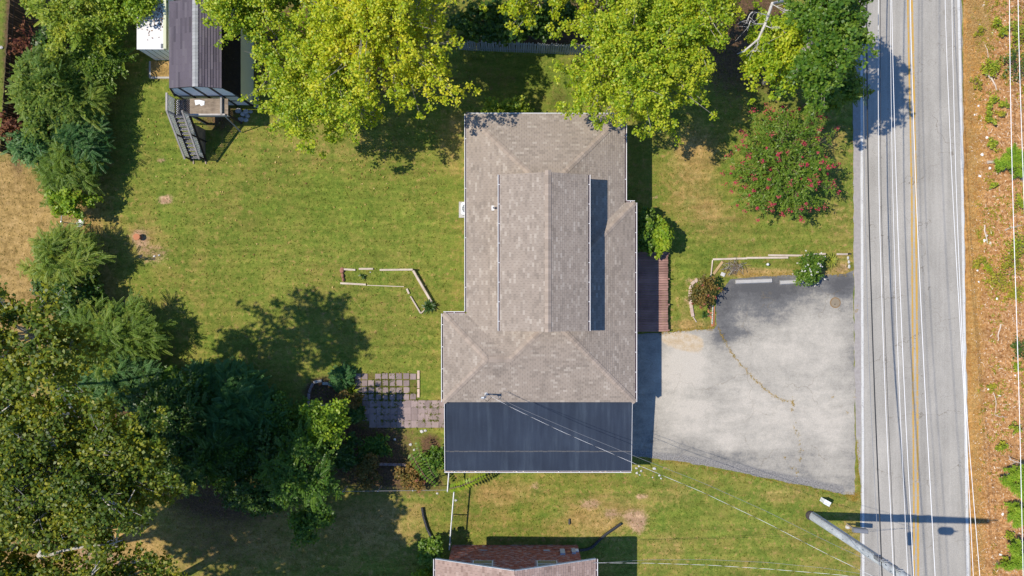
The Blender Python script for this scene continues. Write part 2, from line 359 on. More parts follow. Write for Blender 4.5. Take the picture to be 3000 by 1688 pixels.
M['wire_black'] = plain('black_cable_sheath', (0.03, 0.032, 0.036), 0.6, var=0.1)
M['wire_grey'] = plain('grey_strand', (0.22, 0.23, 0.25), 0.5, var=0.1)
M['plastic_black'] = plain('black_corrugated_plastic', (0.022, 0.024, 0.03), 0.5, var=0.15, spec=0.5)
M['terracotta'] = plain('terracotta', (0.47, 0.19, 0.095), 0.85, var=0.15)
M['ac_white'] = plain('white_enamel', (0.76, 0.78, 0.80), 0.4, var=0.05)
M['ac_dark'] = plain('dark_fan_blade', (0.10, 0.12, 0.14), 0.5)
M['glass'] = plain('dim_window_glass', (0.10, 0.13, 0.14), 0.15, spec=0.6, var=0.1)
M['grey_box'] = plain('grey_meter_box', (0.45, 0.50, 0.55), 0.55, var=0.1)
M['rust'] = plain('rusty_iron', (0.24, 0.155, 0.075), 0.85, var=0.3, scale=5)
M['iron'] = plain('dusty_iron_cover', (0.25, 0.205, 0.145), 0.8, var=0.25, scale=5)
M['mail'] = plain('grey_mailbox_paint', (0.20, 0.21, 0.235), 0.4, var=0.1)
M['wood_post'] = m_wood('post_timber', (0.26, 0.2, 0.14), (0.42, 0.34, 0.26), 2, 3, 0.1)
M['bark_grey'] = m_bark('grey_maple_bark', (0.20, 0.17, 0.14), (0.42, 0.39, 0.35))
M['bark_white'] = m_bark('white_sycamore_bark', (0.33, 0.29, 0.23), (0.66, 0.63, 0.57))
M['bark_brown'] = m_bark('brown_stem_bark', (0.12, 0.085, 0.06), (0.25, 0.18, 0.12))
M['bark_dead'] = m_bark('bleached_dead_wood', (0.42, 0.39, 0.36), (0.66, 0.64, 0.61))
M['twig_red'] = m_bark('red_stems', (0.16, 0.04, 0.035), (0.32, 0.10, 0.08))
M['litter_white'] = plain('white_plastic_litter', (0.82, 0.83, 0.84), 0.6, var=0.05)
M['chip'] = None
def m_island(name, *stops):
    g = G(name); c = g.ramp(g.island(), *stops)
    c = g.mix(1.0, c, g.ramp(g.noise(12, 3), (0.3, 0.8), (0.7, 1.15)), 'MULTIPLY')
    return g.end(g.bsdf(c, 0.9, 0, 0.2))
M['brick'] = m_island('red_bricks', (0.0, (0.253, 0.086, 0.057)), (0.35, (0.414, 0.132, 0.086)), (0.7, (0.517, 0.190, 0.121)), (0.9, (0.414, 0.276, 0.253)), (1.0, (0.598, 0.391, 0.322)))
M['mortar'] = plain('pale_mortar', (0.46, 0.38, 0.35), 0.95, var=0.1)
M['chip'] = m_island('wood_chips_and_straw', (0.0, (0.26, 0.14, 0.07)), (0.4, (0.44, 0.26, 0.13)), (0.7, (0.58, 0.40, 0.25)), (1.0, (0.84, 0.76, 0.64)))
M['blade'] = m_leaf('grass_blades', (0.07, 0.13, 0.012), (0.14, 0.17, 0.02), (0.30, 0.23, 0.06), 0.3, 0.6, 0.2)
M['weed_dry'] = m_leaf('yellowed_weeds', (0.28, 0.22, 0.04), (0.38, 0.27, 0.05), (0.48, 0.30, 0.07), 0.25, 0.7, 0.2)
L = {}
L['maple_yellow'] = m_leaf('yellow_maple_leaves', (0.2, 0.33, 0.014), (0.43, 0.53, 0.022), (0.72, 0.68, 0.05), 0.42, 0.42, 0.45)
L['maple_green'] = m_leaf('green_maple_leaves', (0.12, 0.25, 0.014), (0.27, 0.41, 0.02), (0.54, 0.58, 0.04), 0.40, 0.42, 0.45)
L['lime'] = m_leaf('lime_green_leaves', (0.14, 0.27, 0.018), (0.24, 0.38, 0.026), (0.4, 0.48, 0.04), 0.4, 0.42, 0.45)
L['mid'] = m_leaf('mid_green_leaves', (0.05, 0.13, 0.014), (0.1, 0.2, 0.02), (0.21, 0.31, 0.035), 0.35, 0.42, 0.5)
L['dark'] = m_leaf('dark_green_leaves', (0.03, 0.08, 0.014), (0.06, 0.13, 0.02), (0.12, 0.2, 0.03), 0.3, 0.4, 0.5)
L['olive'] = m_leaf('olive_sycamore_leaves', (0.05,0.105,0.012), (0.115,0.18,0.016), (0.34,0.34,0.026), 0.35, 0.45, 0.45)
L['teal'] = m_leaf('blue_green_mimosa_leaves', (0.042, 0.125, 0.034), (0.085, 0.195, 0.052), (0.18, 0.3, 0.075), 0.3, 0.5, 0.4)
L['feather'] = m_leaf('feathery_green_leaves', (0.085, 0.17, 0.026), (0.17, 0.27, 0.036), (0.33, 0.38, 0.05), 0.35, 0.5, 0.4)
L['vine'] = m_leaf('bright_vine_leaves', (0.13, 0.24, 0.02), (0.26, 0.36, 0.03), (0.46, 0.48, 0.045), 0.35, 0.45, 0.4)
L['red'] = m_leaf('red_autumn_leaves', (0.10, 0.03, 0.018), (0.18, 0.065, 0.03), (0.27, 0.13, 0.05), 0.3, 0.5, 0.3)
L['rust'] = m_leaf('bronze_shrub_leaves', (0.09, 0.1, 0.02), (0.19, 0.15, 0.035), (0.36, 0.2, 0.06), 0.3, 0.5, 0.4)
L['rose'] = m_leaf('dark_rose_leaves', (0.03, 0.06, 0.02), (0.07, 0.11, 0.03), (0.16, 0.17, 0.04), 0.3, 0.4, 0.5)
L['pine'] = m_leaf('fresh_pine_needles', (0.14, 0.27, 0.022), (0.24, 0.39, 0.03), (0.37, 0.48, 0.05), 0.25, 0.5, 0.4)
L['olive_weed'] = m_leaf('yellowish_weed_leaves', (0.16, 0.2, 0.02), (0.3, 0.31, 0.03), (0.46, 0.4, 0.05), 0.3, 0.5, 0.3)
L['pink'] = m_leaf('pink_blossom', (0.5, 0.025, 0.085), (0.58, 0.06, 0.13), (0.42, 0.12, 0.1), 0.3, 0.6, 0.2)
L['redflower'] = m_leaf('red_blossom', (0.38, 0.05, 0.05), (0.45, 0.09, 0.09), (0.5, 0.2, 0.14), 0.3, 0.6, 0.2)
L['whiteflower'] = m_leaf('white_blossom', (0.7, 0.7, 0.68), (0.8, 0.78, 0.78), (0.85, 0.8, 0.82), 0.3, 0.6, 0.2)
L['yucca'] = m_leaf('yucca_blades', (0.20, 0.26, 0.03), (0.32, 0.36, 0.05), (0.45, 0.44, 0.09), 0.25, 0.4, 0.5)
L['hosta'] = m_leaf('deep_green_blades', (0.02, 0.06, 0.012), (0.045, 0.10, 0.018), (0.09, 0.15, 0.03), 0.25, 0.4, 0.5)
# ------------------------------------------------------------------ ground
rs = np.random.RandomState(4)
def axis(lo, hi, step):
    a = np.arange(lo, hi + 1e-6, step); out = []; d = 2.0; x = hi
    while x < 900: x += d; d *= 1.7; out.append(x)
    neg = []; d = 2.0; x = lo
    while x > -900: x -= d; d *= 1.7; neg.append(x)
    return np.array(neg[::-1] + list(a) + out)
gx = axis(-38, 38, 0.3); gy = axis(-22, 22, 0.3)
X, Y = np.meshgrid(gx, gy); V = np.stack([X.ravel(), Y.ravel(), np.zeros(X.size)], 1)
nx, ny = len(gx), len(gy)
i = np.arange(nx * ny).reshape(ny, nx)
F = np.stack([i[:-1, :-1], i[:-1, 1:], i[1:, 1:], i[1:, :-1]], -1).reshape(-1, 4)
PX = 1500 + V[:, 0] * PPM; PY = 844 - V[:, 1] * PPM
def blobs(lst, px=PX, py=PY):
    a = np.zeros(len(px))
    for (cx, cy, rx, ry, amp) in lst:
        a += amp * np.exp(-(((px - cx) / rx) ** 2 + ((py - cy) / ry) ** 2) ** 1.5)
    return np.clip(a, -1, 1)
dry = blobs([(40, 640, 150, 180, .72), (60, 900, 120, 140, .7), (-100, 800, 200, 400, 1), (290, 650, 60, 240, 0.42), (330, 880, 50, 120, 0.35), (430, 480, 60, 90, 0.2),
             (420, 700, 70, 70, 0.5), (220, 680, 60, 130, 0.55), (1330, 420, 60, 110, 0.45), (1000, 440, 200, 60, 0.3), (560, 900, 120, 250, 0.2), (620, 520, 180, 160, 0.12), (820, 700, 250, 200, 0.1),
             (2030, 520, 90, 140, 0.55), (2110, 640, 70, 60, 0.4), (2050, 420, 90, 60, 0.35), (2440, 430, 50, 120, 0.35), (2460, 640, 40, 80, 0.35), (2010, 900, 30, 100, 0.3),
             (1500, 1440, 140, 40, 0.5), (1780, 1500, 150, 70, 0.55), (1650, 1560, 200, 70, 0.25), (1980, 1450, 80, 40, 0.35), (2300, 1450, 120, 30, 0.4), (2500, 1560, 40, 160, 0.45), (1950, 1600, 60, 60, 0.4), (2200, 1640, 180, 60, 0.15), (1420, 1500, 90, 90, 0.25),
             (700, 1560, 420, 160, 0.55), (1150, 1520, 150, 120, 0.4), (300, 1640, 160, 90, 0.8), (0, 1600, 300, 260, 0.8), (2050, 955, 160, 18, 0.6), (2320, 800, 200, 16, 0.7), (2180, 800, 60, 22, 0.4), (2470, 770, 40, 30, 0.6), (100, 1250, 160, 120, 0.6), (466, 205, 34, 26, 1.2)])
bare = blobs([(485, 585, 26, 14, 0.95), (408, 695, 30, 30, 0.75), (450, 745, 60, 40, 0.5), (475, 470, 14, 12, 0.7), (1730, 1478, 36, 20, 0.7), (1790, 1505, 26, 18, 0.7), (1860, 1515, 42, 26, 0.8), (1870, 1545, 24, 30, 0.6),
              (1880, 1455, 24, 12, 0.7), (1570, 1425, 18, 16, 0.6), (2015, 885, 26, 50, 0.4), (2035, 820, 40, 14, 0.5), (1920, 575, 14, 10, 0.6), (2200, 700, 9, 9, 0.6), (530, 915, 22, 16, 0.4), (360, 900, 30, 24, 0.6),
              (150, 1250, 120, 90, 0.5), (285, 1650, 90, 60, 0.85), (60, 1180, 60, 60, 0.6), (2470, 785, 30, 18, 0.5), (1960, 1370, 40, 14, 0.3), (230, 640, 30, 30, 0.5), (1300, 440, 10, 20, 0.4), (1165, 745, 16, 12, 0.3), (2434, 650, 8, 8, 0.5)])
litter = blobs([(1090, 1290, 150, 60, 0.8), (1130, 1390, 160, 60, 0.8), (950, 1280, 90, 130, 0.7), (1265, 1310, 30, 40, 0.9), (950, 1150, 60, 50, 1.0), (2150, 150, 130, 160, 0.75), (2160, 40, 120, 80, 0.9), (1650, 60, 300, 70, 0.9), (950, 150, 300, 170, 0.9), (500, 60, 100, 60, 0.8),
                (1500, 120, 200, 20, 0.8), (1450, 230, 140, 60, 0.35), (1640, 300, 40, 70, 0.45), (150, 200, 160, 300, 0.8), (180, 850, 100, 100, 0.7), (80, 1560, 220, 160, 0.5), (450, 1250, 300, 180, 0.8), (700, 1460, 220, 60, 0.6), (650, 1570, 200, 120, 0.45), (1250, 1420, 80, 40, 0.3), (640, 340, 70, 60, 0.7), (2350, 150, 130, 150, 0.7), (2100, 860, 18, 90, 0.25), (50, 100, 30, 400, 0.9), (1300, 300, 120, 60, 0.25)])
lush = blobs([(450, 380, 120, 200, 0.8), (640, 720, 200, 160, 0.5), (1000, 560, 260, 120, 0.45), (1150, 700, 180, 140, 0.5), (900, 620, 160, 90, 0.3), (1150, 1080, 130, 120, 0.5), (2000, 740, 120, 60, 0.6), (2040, 850, 60, 70, 0.8), (2300, 700, 140, 40, 0.4), (1600, 250, 140, 100, 0.6), (1500, 1400, 100, 30, 0.3),
              (1900, 1520, 180, 60, 0.35), (2150, 1480, 200, 60, 0.4), (10, 180, 30, 260, 1.0), (2330, 590, 100, 60, 0.5), (1080, 1330, 120, 60, 0.6), (650, 950, 120, 90, 0.3)])
verge = 1 / (1 + np.exp(-(PX - 2822) / 5.0))
straw = np.exp(-((PX - 2850) / 34) ** 4) + np.exp(-(((PX - 2875) / 25) ** 2 + ((PY - 60) / 80) ** 2)) * 0.9
gme = mesh_np('lawn', V, F, M['ground'], attrs={'dry': ('POINT', dry), 'bare': ('POINT', bare), 'litter': ('POINT', np.clip(litter, 0, 1)), 'lush': ('POINT', np.clip(lush, 0, 1)), 'verge': ('POINT', verge), 'strawband': ('POINT', np.clip(straw, 0, 1))})
structure(part('lawn', gme))

def jag(pts, step=0.35, amp=0.03, seed=1, close=True):
    """subdivide an outline and roughen it"""
    r = random.Random(seed); out = []
    n = len(pts)
    for a in range(n if close else n - 1):
        p = Vector(pts[a]); q = Vector(pts[(a + 1) % n]); k = max(1, int((q - p).length / step))
        for j in range(k):
            v = p.lerp(q, j / k)
            if j: v = v + Vector((r.uniform(-amp, amp), r.uniform(-amp, amp), 0))
            out.append(v)
    if not close: out.append(Vector(pts[-1]))
    return out
def sheet(name, poly, z, mat, parent=None, cell=None, attrs=None):
    bm = bmesh.new(); vs = [bm.verts.new((p[0], p[1], z)) for p in poly]; f = bm.faces.new(vs)
    if f.calc_center_median() and f.normal.z < 0: f.normal_flip()
    bm.normal_update()
    if f.normal.z < 0: f.normal_flip()
    if cell:
        xs = [p[0] for p in poly]; ys = [p[1] for p in poly]
        for a, lo, hi in ((0, min(xs), max(xs)), (1, min(ys), max(ys))):
            x = lo + cell
            while x < hi:
                no = [0, 0, 0]; no[a] = 1; co = [0, 0, 0]; co[a] = x
                bmesh.ops.bisect_plane(bm, geom=bm.verts[:] + bm.edges[:] + bm.faces[:], plane_co=co, plane_no=no); x += cell
    bmesh.ops.triangulate(bm, faces=[f for f in bm.faces if len(f.verts) > 4])
    me = bpy.data.meshes.new(name); bm.to_mesh(me); bm.free(); me.materials.append(mat)
    if attrs:
        co = np.zeros(len(me.vertices) * 3, dtype=np.float32); me.vertices.foreach_get('co', co); co = co.reshape(-1, 3)
        qx = 1500 + co[:, 0] * PPM; qy = 844 - co[:, 1] * PPM
        for k, fn in attrs.items():
            a = me.attributes.new(k, 'FLOAT', 'POINT'); a.data.foreach_set('value', fn(qx, qy).astype(np.float32))
    o = bpy.data.objects.new(name, me); COL.objects.link(o)
    if parent: o.parent = parent; ROOT[o] = ROOT.get(parent, Vector((0, 0, 0)))
    return o
# road: sheet, then its shoulder and painted lines as parts
def road_x(tab, py): return float(np.interp(py, [t[0] for t in tab], [t[1] for t in tab]))
LEFT = [(-3000, 2497), (0, 2499), (563, 2501), (1126, 2505), (1300, 2510), (1440, 2521), (1688, 2521), (4000, 2528)]
RIGHT = [(-3000, 2800), (0, 2818), (563, 2824), (1126, 2832), (1688, 2842), (4000, 2880)]
def strip(tabA, tabB, y0, y1, step, amp, seed):
    r = random.Random(seed); ys = np.arange(y0, y1 + 1, step)
    a = [P(road_x(tabA, y) + r.uniform(-amp, amp), y) for y in ys]; b = [P(road_x(tabB, y) + r.uniform(-amp, amp), y) for y in ys]
    return a + b[::-1]
far = [(-13000, 2400), (-3000, 2497)]
poly = [P(2300, -26000), ] + strip(LEFT, RIGHT, -600, 2300, 25, 2.2, 3)[:117] + [P(2560, 27000), P(2950, 27000)] + strip(LEFT, RIGHT, -600, 2300, 25, 2.2, 3)[117:] + [P(2650, -26000)]
road = structure(sheet('road', poly, 0.012, M['road'])); ROOT[road] = Vector((0, 0, 0))
WL = [(-3000, 2516), (0, 2523), (563, 2524.5), (1126, 2526.5), (1688, 2529), (4000, 2540)]
Y1 = [(-3000, 2640), (0, 2659), (563, 2670.5), (1126, 2674.5), (1688, 2678), (4000, 2690)]
Y2 = [(-3000, 2653), (0, 2671.5), (563, 2683), (1126, 2687), (1688, 2689.5), (4000, 2702)]
WR = [(-3000, 2790), (0, 2808), (563, 2819), (1126, 2826.5), (1688, 2835), (4000, 2870)]
def off(t, d): return [(y, x + d) for y, x in t]
def line(name, tab, wd, mat, seed):
    o = sheet(name, strip(off(tab, -wd / 2), off(tab, wd / 2), -600, 2300, 20, 0.5, seed), 0.018, mat, road); return o
line('edge_line', WL, 7, M['white_line'], 1); line('edge_line', WR, 7.5, M['white_line'], 2)
line('centre_line', Y1, 5.0, M['yellow_line'], 3); line('centre_line', Y2, 6.0, M['yellow_line'], 4)
sheet('shoulder', strip(off(LEFT, -1), off(WL, -5), -600, 1290, 20, 1.5, 5), 0.0155, M['shoulder'], road)

# driveway apron
dpts = [(1850, 978), (1960, 974), (2035, 966), (2092, 964), (2100, 952), (2096, 905), (2100, 868), (2125, 838), (2140, 818), (2200, 813), (2300, 806), (2380, 805), (2440, 806), (2478, 802), (2501, 792),
        (2502, 1000), (2504, 1150), (2506, 1300), (2504, 1452), (2470, 1449), (2400, 1432), (2250, 1402), (2100, 1371), (1990, 1352), (1910, 1343), (1850, 1336)]
pale = [(2300, 1000, 130, 90, 0.28), (2420, 950, 80, 80, 0.22), (2200, 1150, 260, 180, 0.26), (2000, 1150, 90, 200, 0.36), (2000, 1050, 60, 60, 0.3), (2300, 1250, 220, 120, 0.22), (2130, 1300, 40, 30, 0.25),
        (2180, 850, 130, 40, -0.42), (2120, 930, 40, 70, -0.36), (2160, 985, 70, 24, -0.34), (2330, 842, 130, 30, -0.3), (2470, 830, 46, 40, -0.45), (2260, 910, 70, 46, -0.28), (2380, 900, 40, 30, -0.12), (2060, 1155, 70, 22, -0.18), (2330, 1290, 60, 40, -0.05),
        (2030, 1310, 70, 26, -0.3), (2150, 1340, 90, 18, -0.2), (2290, 1330, 80, 20, -0.1), (2440, 1180, 60, 200, 0.2), (2420, 1380, 60, 40, 0.1)]
structure(sheet('driveway', jag([P(*p) for p in dpts], 0.3, 0.05, 7), 0.008, M['drive'], None, 0.3,
    {'pale': lambda x, y: 0.46 + blobs(pale, x, y), 'sand': lambda x, y: blobs([(2000, 1000, 50, 26, 1.1), (2040, 1015, 30, 30, 0.6), (1960, 990, 40, 16, 0.6), (1945, 1090, 20, 60, 0.3)], x, y),
     'gravel': lambda x, y: np.clip(1.1 - np.abs((y - np.interp(x, [1850, 2000, 2200, 2400, 2500], [1330, 1345, 1378, 1422, 1442])) - 2) / 24, 0, 1) * (x < 2470)}))

# patio of loose pavers
patio = structure(sheet('patio', jag([P(1035, 1092), P(1228, 1092), P(1228, 1172), P(1310, 1178), P(1310, 1250), P(1220, 1250), P(1062, 1240), P(1060, 1180), P(1035, 1150)], 0.3, 0.08, 3), 0.004, M['ground'], None))
ROOT[patio] = Vector((0, 0, 0)); patio.data.attributes.new('litter', 'FLOAT', 'POINT').data.foreach_set('value', np.full(len(patio.data.vertices), 0.45, dtype=np.float32))
pm = box_mesh('paver', 0.38, 0.38, 0.06, M['paver'], 0.012); pm2 = box_mesh('paver', 0.445, 0.445, 0.06, M['paver'], 0.008)
rr = random.Random(12)
for ri, py in enumerate(range(1103, 1245, 20)):
    tight = py > 1170
    x0, x1 = (1072, 1306) if py > 1180 else (1048, 1222)
    for px in np.arange(x0, x1, 20.4):
        if not tight and rr.random() < 0.2: continue
        if py > 1225 and px < 1075: continue
        p = P(px + rr.uniform(-1, 1) * (0.3 if tight else 1.5), py + rr.uniform(-1, 1) * (0.3 if tight else 1.2))
        part('paver', pm2 if tight else pm, patio, (p.x, p.y, 0.012 + rr.uniform(-.006, .01)), (rr.uniform(-.02, .02), rr.uniform(-.02, .02), rr.uniform(-.03, .03)))
for k in range(3): part('edging_block', box_mesh('edging_block', 0.16, 0.55, 0.09, M['block_pink'], 0.01), patio, P(1226, 1098 + k * 27, 0.03))

# ------------------------------------------------------------------ shingled roofs
def clip(poly, a, b):
    """keep the part of poly left of the line a>b (2d)"""
    out = []
    def s(p): return (b[0] - a[0]) * (p[1] - a[1]) - (b[1] - a[1]) * (p[0] - a[0])
    for k in range(len(poly)):
        p, q = poly[k], poly[(k + 1) % len(poly)]; sp, sq = s(p), s(q)
        if sp >= 0: out.append(p)
        if sp * sq < 0: t = sp / (sp - sq); out.append((p[0] + (q[0] - p[0]) * t, p[1] + (q[1] - p[1]) * t))
    return out
def slope_roof(poly3, mat_s, mat_u, name, parent, tab=0.305, exp=0.138, gap=0.012, lift=0.016, seed=0, phase=None, jitter=0.004):
    """poly3: convex roof plane in 3d; its first edge is the eave. A felt sheet plus every shingle tab laid on it."""
    pts = [Vector(p) for p in poly3]; o = pts[0]; u = (pts[1] - pts[0]); u.z = 0; u.normalize()
    nrm = Vector((0, 0, 0))
    for k in range(1, len(pts) - 1): nrm += (pts[k] - o).cross(pts[k + 1] - o)
    nrm.normalize()
    if nrm.z < 0: nrm = -nrm
    v = nrm.cross(u)
    if v.z < 0: v = -v; 
    pp = [((p - o).dot(u), (p - o).dot(v)) for p in pts]
    ar = sum(pp[k][0] * pp[(k + 1) % len(pp)][1] - pp[(k + 1) % len(pp)][0] * pp[k][1] for k in range(len(pp)))
    if ar < 0: pp = pp[::-1]
    r = random.Random(seed); m = MB(); umin = min(p[0] for p in pp); umax = max(p[0] for p in pp); vmax = max(p[1] for p in pp); vmin = min(p[1] for p in pp)
    def W(a, b, h): return o + u * a + v * b + nrm * h
    row = 0; b = vmin
    while b < vmax:
        off_ = (0.5 * tab if row % 2 else 0) + r.uniform(-.02, .02); a = umin - off_
        while a < umax:
            q = [(a + gap / 2, b), (a + tab - gap / 2, b), (a + tab - gap / 2, b + exp), (a + gap / 2, b + exp)]
            for k in range(len(pp)):
                q = clip(q, pp[k], pp[(k + 1) % len(pp)])
                if len(q) < 3: break
            if len(q) >= 3:
                j = r.uniform(0, jitter)
                top = [W(x, y, lerp(lift + j, 0.004, (y - b) / exp)) for x, y in q]; lowm = min(y for _, y in q)
                n0 = len(top); low = [W(x, y, 0.0012) for x, y in q]
                fs = [tuple(range(n0))] + [(k, k + n0, (k + 1) % n0 + n0, (k + 1) % n0) for k in range(n0) if q[k][1] < b + exp * 0.99 or q[(k + 1) % n0][1] < b + exp * 0.99]
                m.add(top + low, fs)
            a += tab
        b += exp; row += 1
    if u.cross(v).dot(nrm) * 1 < 0: m.f = [f[::-1] for f in m.f]
    V = np.array([tuple(v_) for v_ in m.v]) - np.array(ROOT[parent])
    sh = stuff(part(name, mesh_np(name, V, m.f, mat_s), parent))
    return sh
def cap_run(a, b, nrm_l, nrm_r, parent, mat, half=0.17, step=0.15, size=0.26, meshcache={}):
    """one bent cap shingle after another along a hip or ridge from a up to b"""
    a = Vector(a); b = Vector(b); d = (b - a); ln = d.length; d.normalize()
    sidel = Vector((0, 0, 1)).cross(d).normalized()
    up = sidel.cross(d); up = up if up.z > 0 else -up
    def drop(n): n = Vector(n); l = n.cross(d).normalized(); l = l if l.dot(Vector((0, 0, 1))) < 0 else -l; return l
    ll = drop(nrm_l); lr = drop(nrm_r)
    key = (round(d.x, 3), round(d.y, 3), round(d.z, 3), mat.name, half)
    vs = []
    for t, h in ((-0.02, 0.034), (size, 0.010)):
        for s_ in (ll * half, ll * half * 0.5, Vector((0, 0, 0)), lr * half * 0.5, lr * half): vs.append(d * t + s_ + up * h * (1.1 if s_.length < 0.01 else 1.0))
    fs = [(k, k + 1, k + 6, k + 5) for k in range(4)]
    n0 = len(vs)
    for k in range(5): vs.append(vs[k] - up * 0.03)
    fs += [(k + 1, k, n0 + k, n0 + k + 1) for k in range(4)]
    me = mesh_np('cap_shingle', vs, fs, mat)
    n = int(ln / step)
    for k in range(n):
        p = a + d * (k * step) - ROOT[parent]
        part('cap_shingle', me, parent, p)
def felt(poly3, mat, name, parent):
    q = [Vector(p) for p in poly3]; n = sum(((q[k] - q[0]).cross(q[k + 1] - q[0]).z for k in range(1, len(q) - 1)))
    return wpart(name, poly3, [tuple(range(len(poly3)))[::1 if n > 0 else -1]], mat, parent)
def gutter(a, b, parent, out, hang=1.0, w=0.135, h=0.11, thin=0.018):
    """open white trough from a to b, out = unit vector away from the roof; hangers as sub-parts"""
    a = Vector(a); b = Vector(b); out = Vector(out); d = (b - a).normalized()
    m = MB()
    def seg(o0, o1, z0, z1, mi):
        m.add([a + out * o0 + Vector((0, 0, z0)), b + out * o0 + Vector((0, 0, z0)), b + out * o1 + Vector((0, 0, z0)), a + out * o1 + Vector((0, 0, z0)),
               a + out * o0 + Vector((0, 0, z1)), b + out * o0 + Vector((0, 0, z1)), b + out * o1 + Vector((0, 0, z1)), a + out * o1 + Vector((0, 0, z1))], BOXF, mi)
    seg(0, thin, -h, 0.0, 0); seg(w - thin * 2.4, w, -h, 0.006, 0); seg(thin, w - thin * 2.4, -h, -h + 0.035, 1)
    g = m.build('gutter', [M['white_metal'], M['gutter_floor']], parent)
    ln = (b - a).length; n = max(1, int(ln / hang))
    hm = MB(); o2 = out * (w - 0.01); s_ = d * 0.02
    hm.add([-s_, s_, s_ + o2, -s_ + o2, -s_ + Vector((0, 0, .012)), s_ + Vector((0, 0, .012)), s_ + o2 + Vector((0, 0, .012)), -s_ + o2 + Vector((0, 0, .012))], BOXF)
    hme = mesh_np('gutter_hanger', hm.v, hm.f, M['white_metal'])
    for k in range(n): part('gutter_hanger', hme, g, a + d * (ln * (k + 0.5) / n) - ROOT[parent] + Vector((0, 0, -0.012)))
    return g

# ------------------------------------------------------------------ the house
e = 2.9; t3 = 1 / 3.0
def XE(px, z=e): return (px - 1500) / PPM * (CAM_H - z) / CAM_H
def YE(py, z=e): return (844 - py) / PPM * (CAM_H - z) / CAM_H
xw, xe, xb, xwg = XE(1367), XE(1830), XE(1860), XE(1299)
yn, ybp, ywg, ys = YE(334), YE(594), YE(919), YE(1178)
HC = Vector(((xw + xe) / 2, 0, 0))
house = empty('house', 'house with tan shingled hip roof, raised ridge section and black flat roof end', 'house', HC)
xr = (xw + xe) / 2; za = e + t3 * (xe - xw) / 2; A = (xr, yn - (xr - xw), za)
xr2 = (xw + xb) / 2; zb = e + t3 * (xb - xw) / 2; B = (xr2, ys + (xb - xr2), zb)
hw = (ywg - ys) / 2; yf = ys + hw; zf = e + t3 * hw
Cc = (xw + hw, yf, zf); Fp = (xwg + hw, yf, zf)
V1 = (xr, ybp - (xe - xr), e + t3 * (xe - xr)); V2 = (xr2, ybp - (xb - xr2), zb)
NWc = (xw, yn, e); NEc = (xe, yn, e); Dd = (xw, ywg, e); SE = (xb, ys, e); SW = (xwg, ys, e); WN = (xwg, ywg, e); BN = (xb, ybp, e); EN = (xe, ybp, e)
planes = [  # first edge = eave
    [NWc, NEc, A], [Dd, NWc, A, B, Cc], [NEc, EN, V1, A], [EN, BN, V2, V1], [BN, SE, B, V2], [SE, (Cc[0], ys, e), Cc, B], [(Cc[0], ys, e), SW, Fp, Cc], [SW, WN, Fp], [WN, Dd, Cc, Fp]]
# walls and roof body
wall = MB(); ov = 0.45; zt = e - 0.12
outline = [(xw + ov, yn - ov), (xe - ov, yn - ov), (xe - ov, ybp - ov), (xb - ov, ybp - ov), (xb - ov, ys), (xwg + ov, ys), (xwg + ov, ywg - ov), (xw + ov, ywg - ov)][::-1]
wall.prism(outline, 0.0, zt)
wall.build('wall', [M['siding']], house)
roof = MB()
soff = [(xw, yn), (xe, yn), (xe, ybp), (xb, ybp), (xb, ys), (xwg, ys), (xwg, ywg), (xw, ywg)][::-1]
roof.prism(soff, zt + 0.005, e - 0.02)
roofo = roof.build('roof', [M['white_metal']], house)
for p in planes: felt(p, M['under'], 'roof_felt', roofo)
for k, p in enumerate(planes): slope_roof(p, M['shingle'], M['under'], 'shingles', roofo, seed=k)
# raised upper section
eu = 4.95
uw, ue, un, us = XE(1465, eu), XE(1723, eu), YE(512, eu), YE(970, eu)
zr = 5.85; ur = XE(1606, zr); un2, us2 = YE(504, zr), YE(972, zr)
ub = MB(); ub.box(uw + .3, ue - .3, us + .25, un - .25, 3.0, eu - 0.02)
ub.add([(uw + .3, un - .25, eu - .02), (ue - .3, un - .25, eu - .02), (ur, un - .25, zr - .16)], [(0, 1, 2)]); ub.add([(uw + .3, us + .25, eu - .02), (ue - .3, us + .25, eu - .02), (ur, us + .25, zr - .16)], [(0, 2, 1)])
ub.build('upper_wall', [M['siding']], house)
uo = MB()
uo.add([(uw, us, eu), (ur, us2, zr), (ur, un2, zr), (uw, un, eu), (uw, us, eu - .1), (ur, us2, zr - .1), (ur, un2, zr - .1), (uw, un, eu - .1)], [(3, 2, 1, 0), (4, 5, 6, 7), (0, 1, 5, 4), (2, 3, 7, 6), (3, 0, 4, 7)])
uo.add([(ur, us2, zr), (ue, us, eu), (ue, un, eu), (ur, un2, zr), (ur, us2, zr - .1), (ue, us, eu - .1), (ue, un, eu - .1), (ur, un2, zr - .1)], [(3, 2, 1, 0), (4, 5, 6, 7), (0, 1, 5, 4), (2, 3, 7, 6), (1, 2, 6, 5)])
upr = uo.build('upper_roof', [M['under']], house)
slope_roof([(uw, us, eu + .006), (uw, un, eu + .006), (ur, un2, zr + .006), (ur, us2, zr + .006)], M['shingle'], M['under'], 'shingles', upr, seed=31)
slope_roof([(ue, un, eu + .006), (ue, us, eu + .006), (ur, us2, zr + .006), (ur, un2, zr + .006)], M['shingle'], M['under'], 'shingles', upr, seed=32)
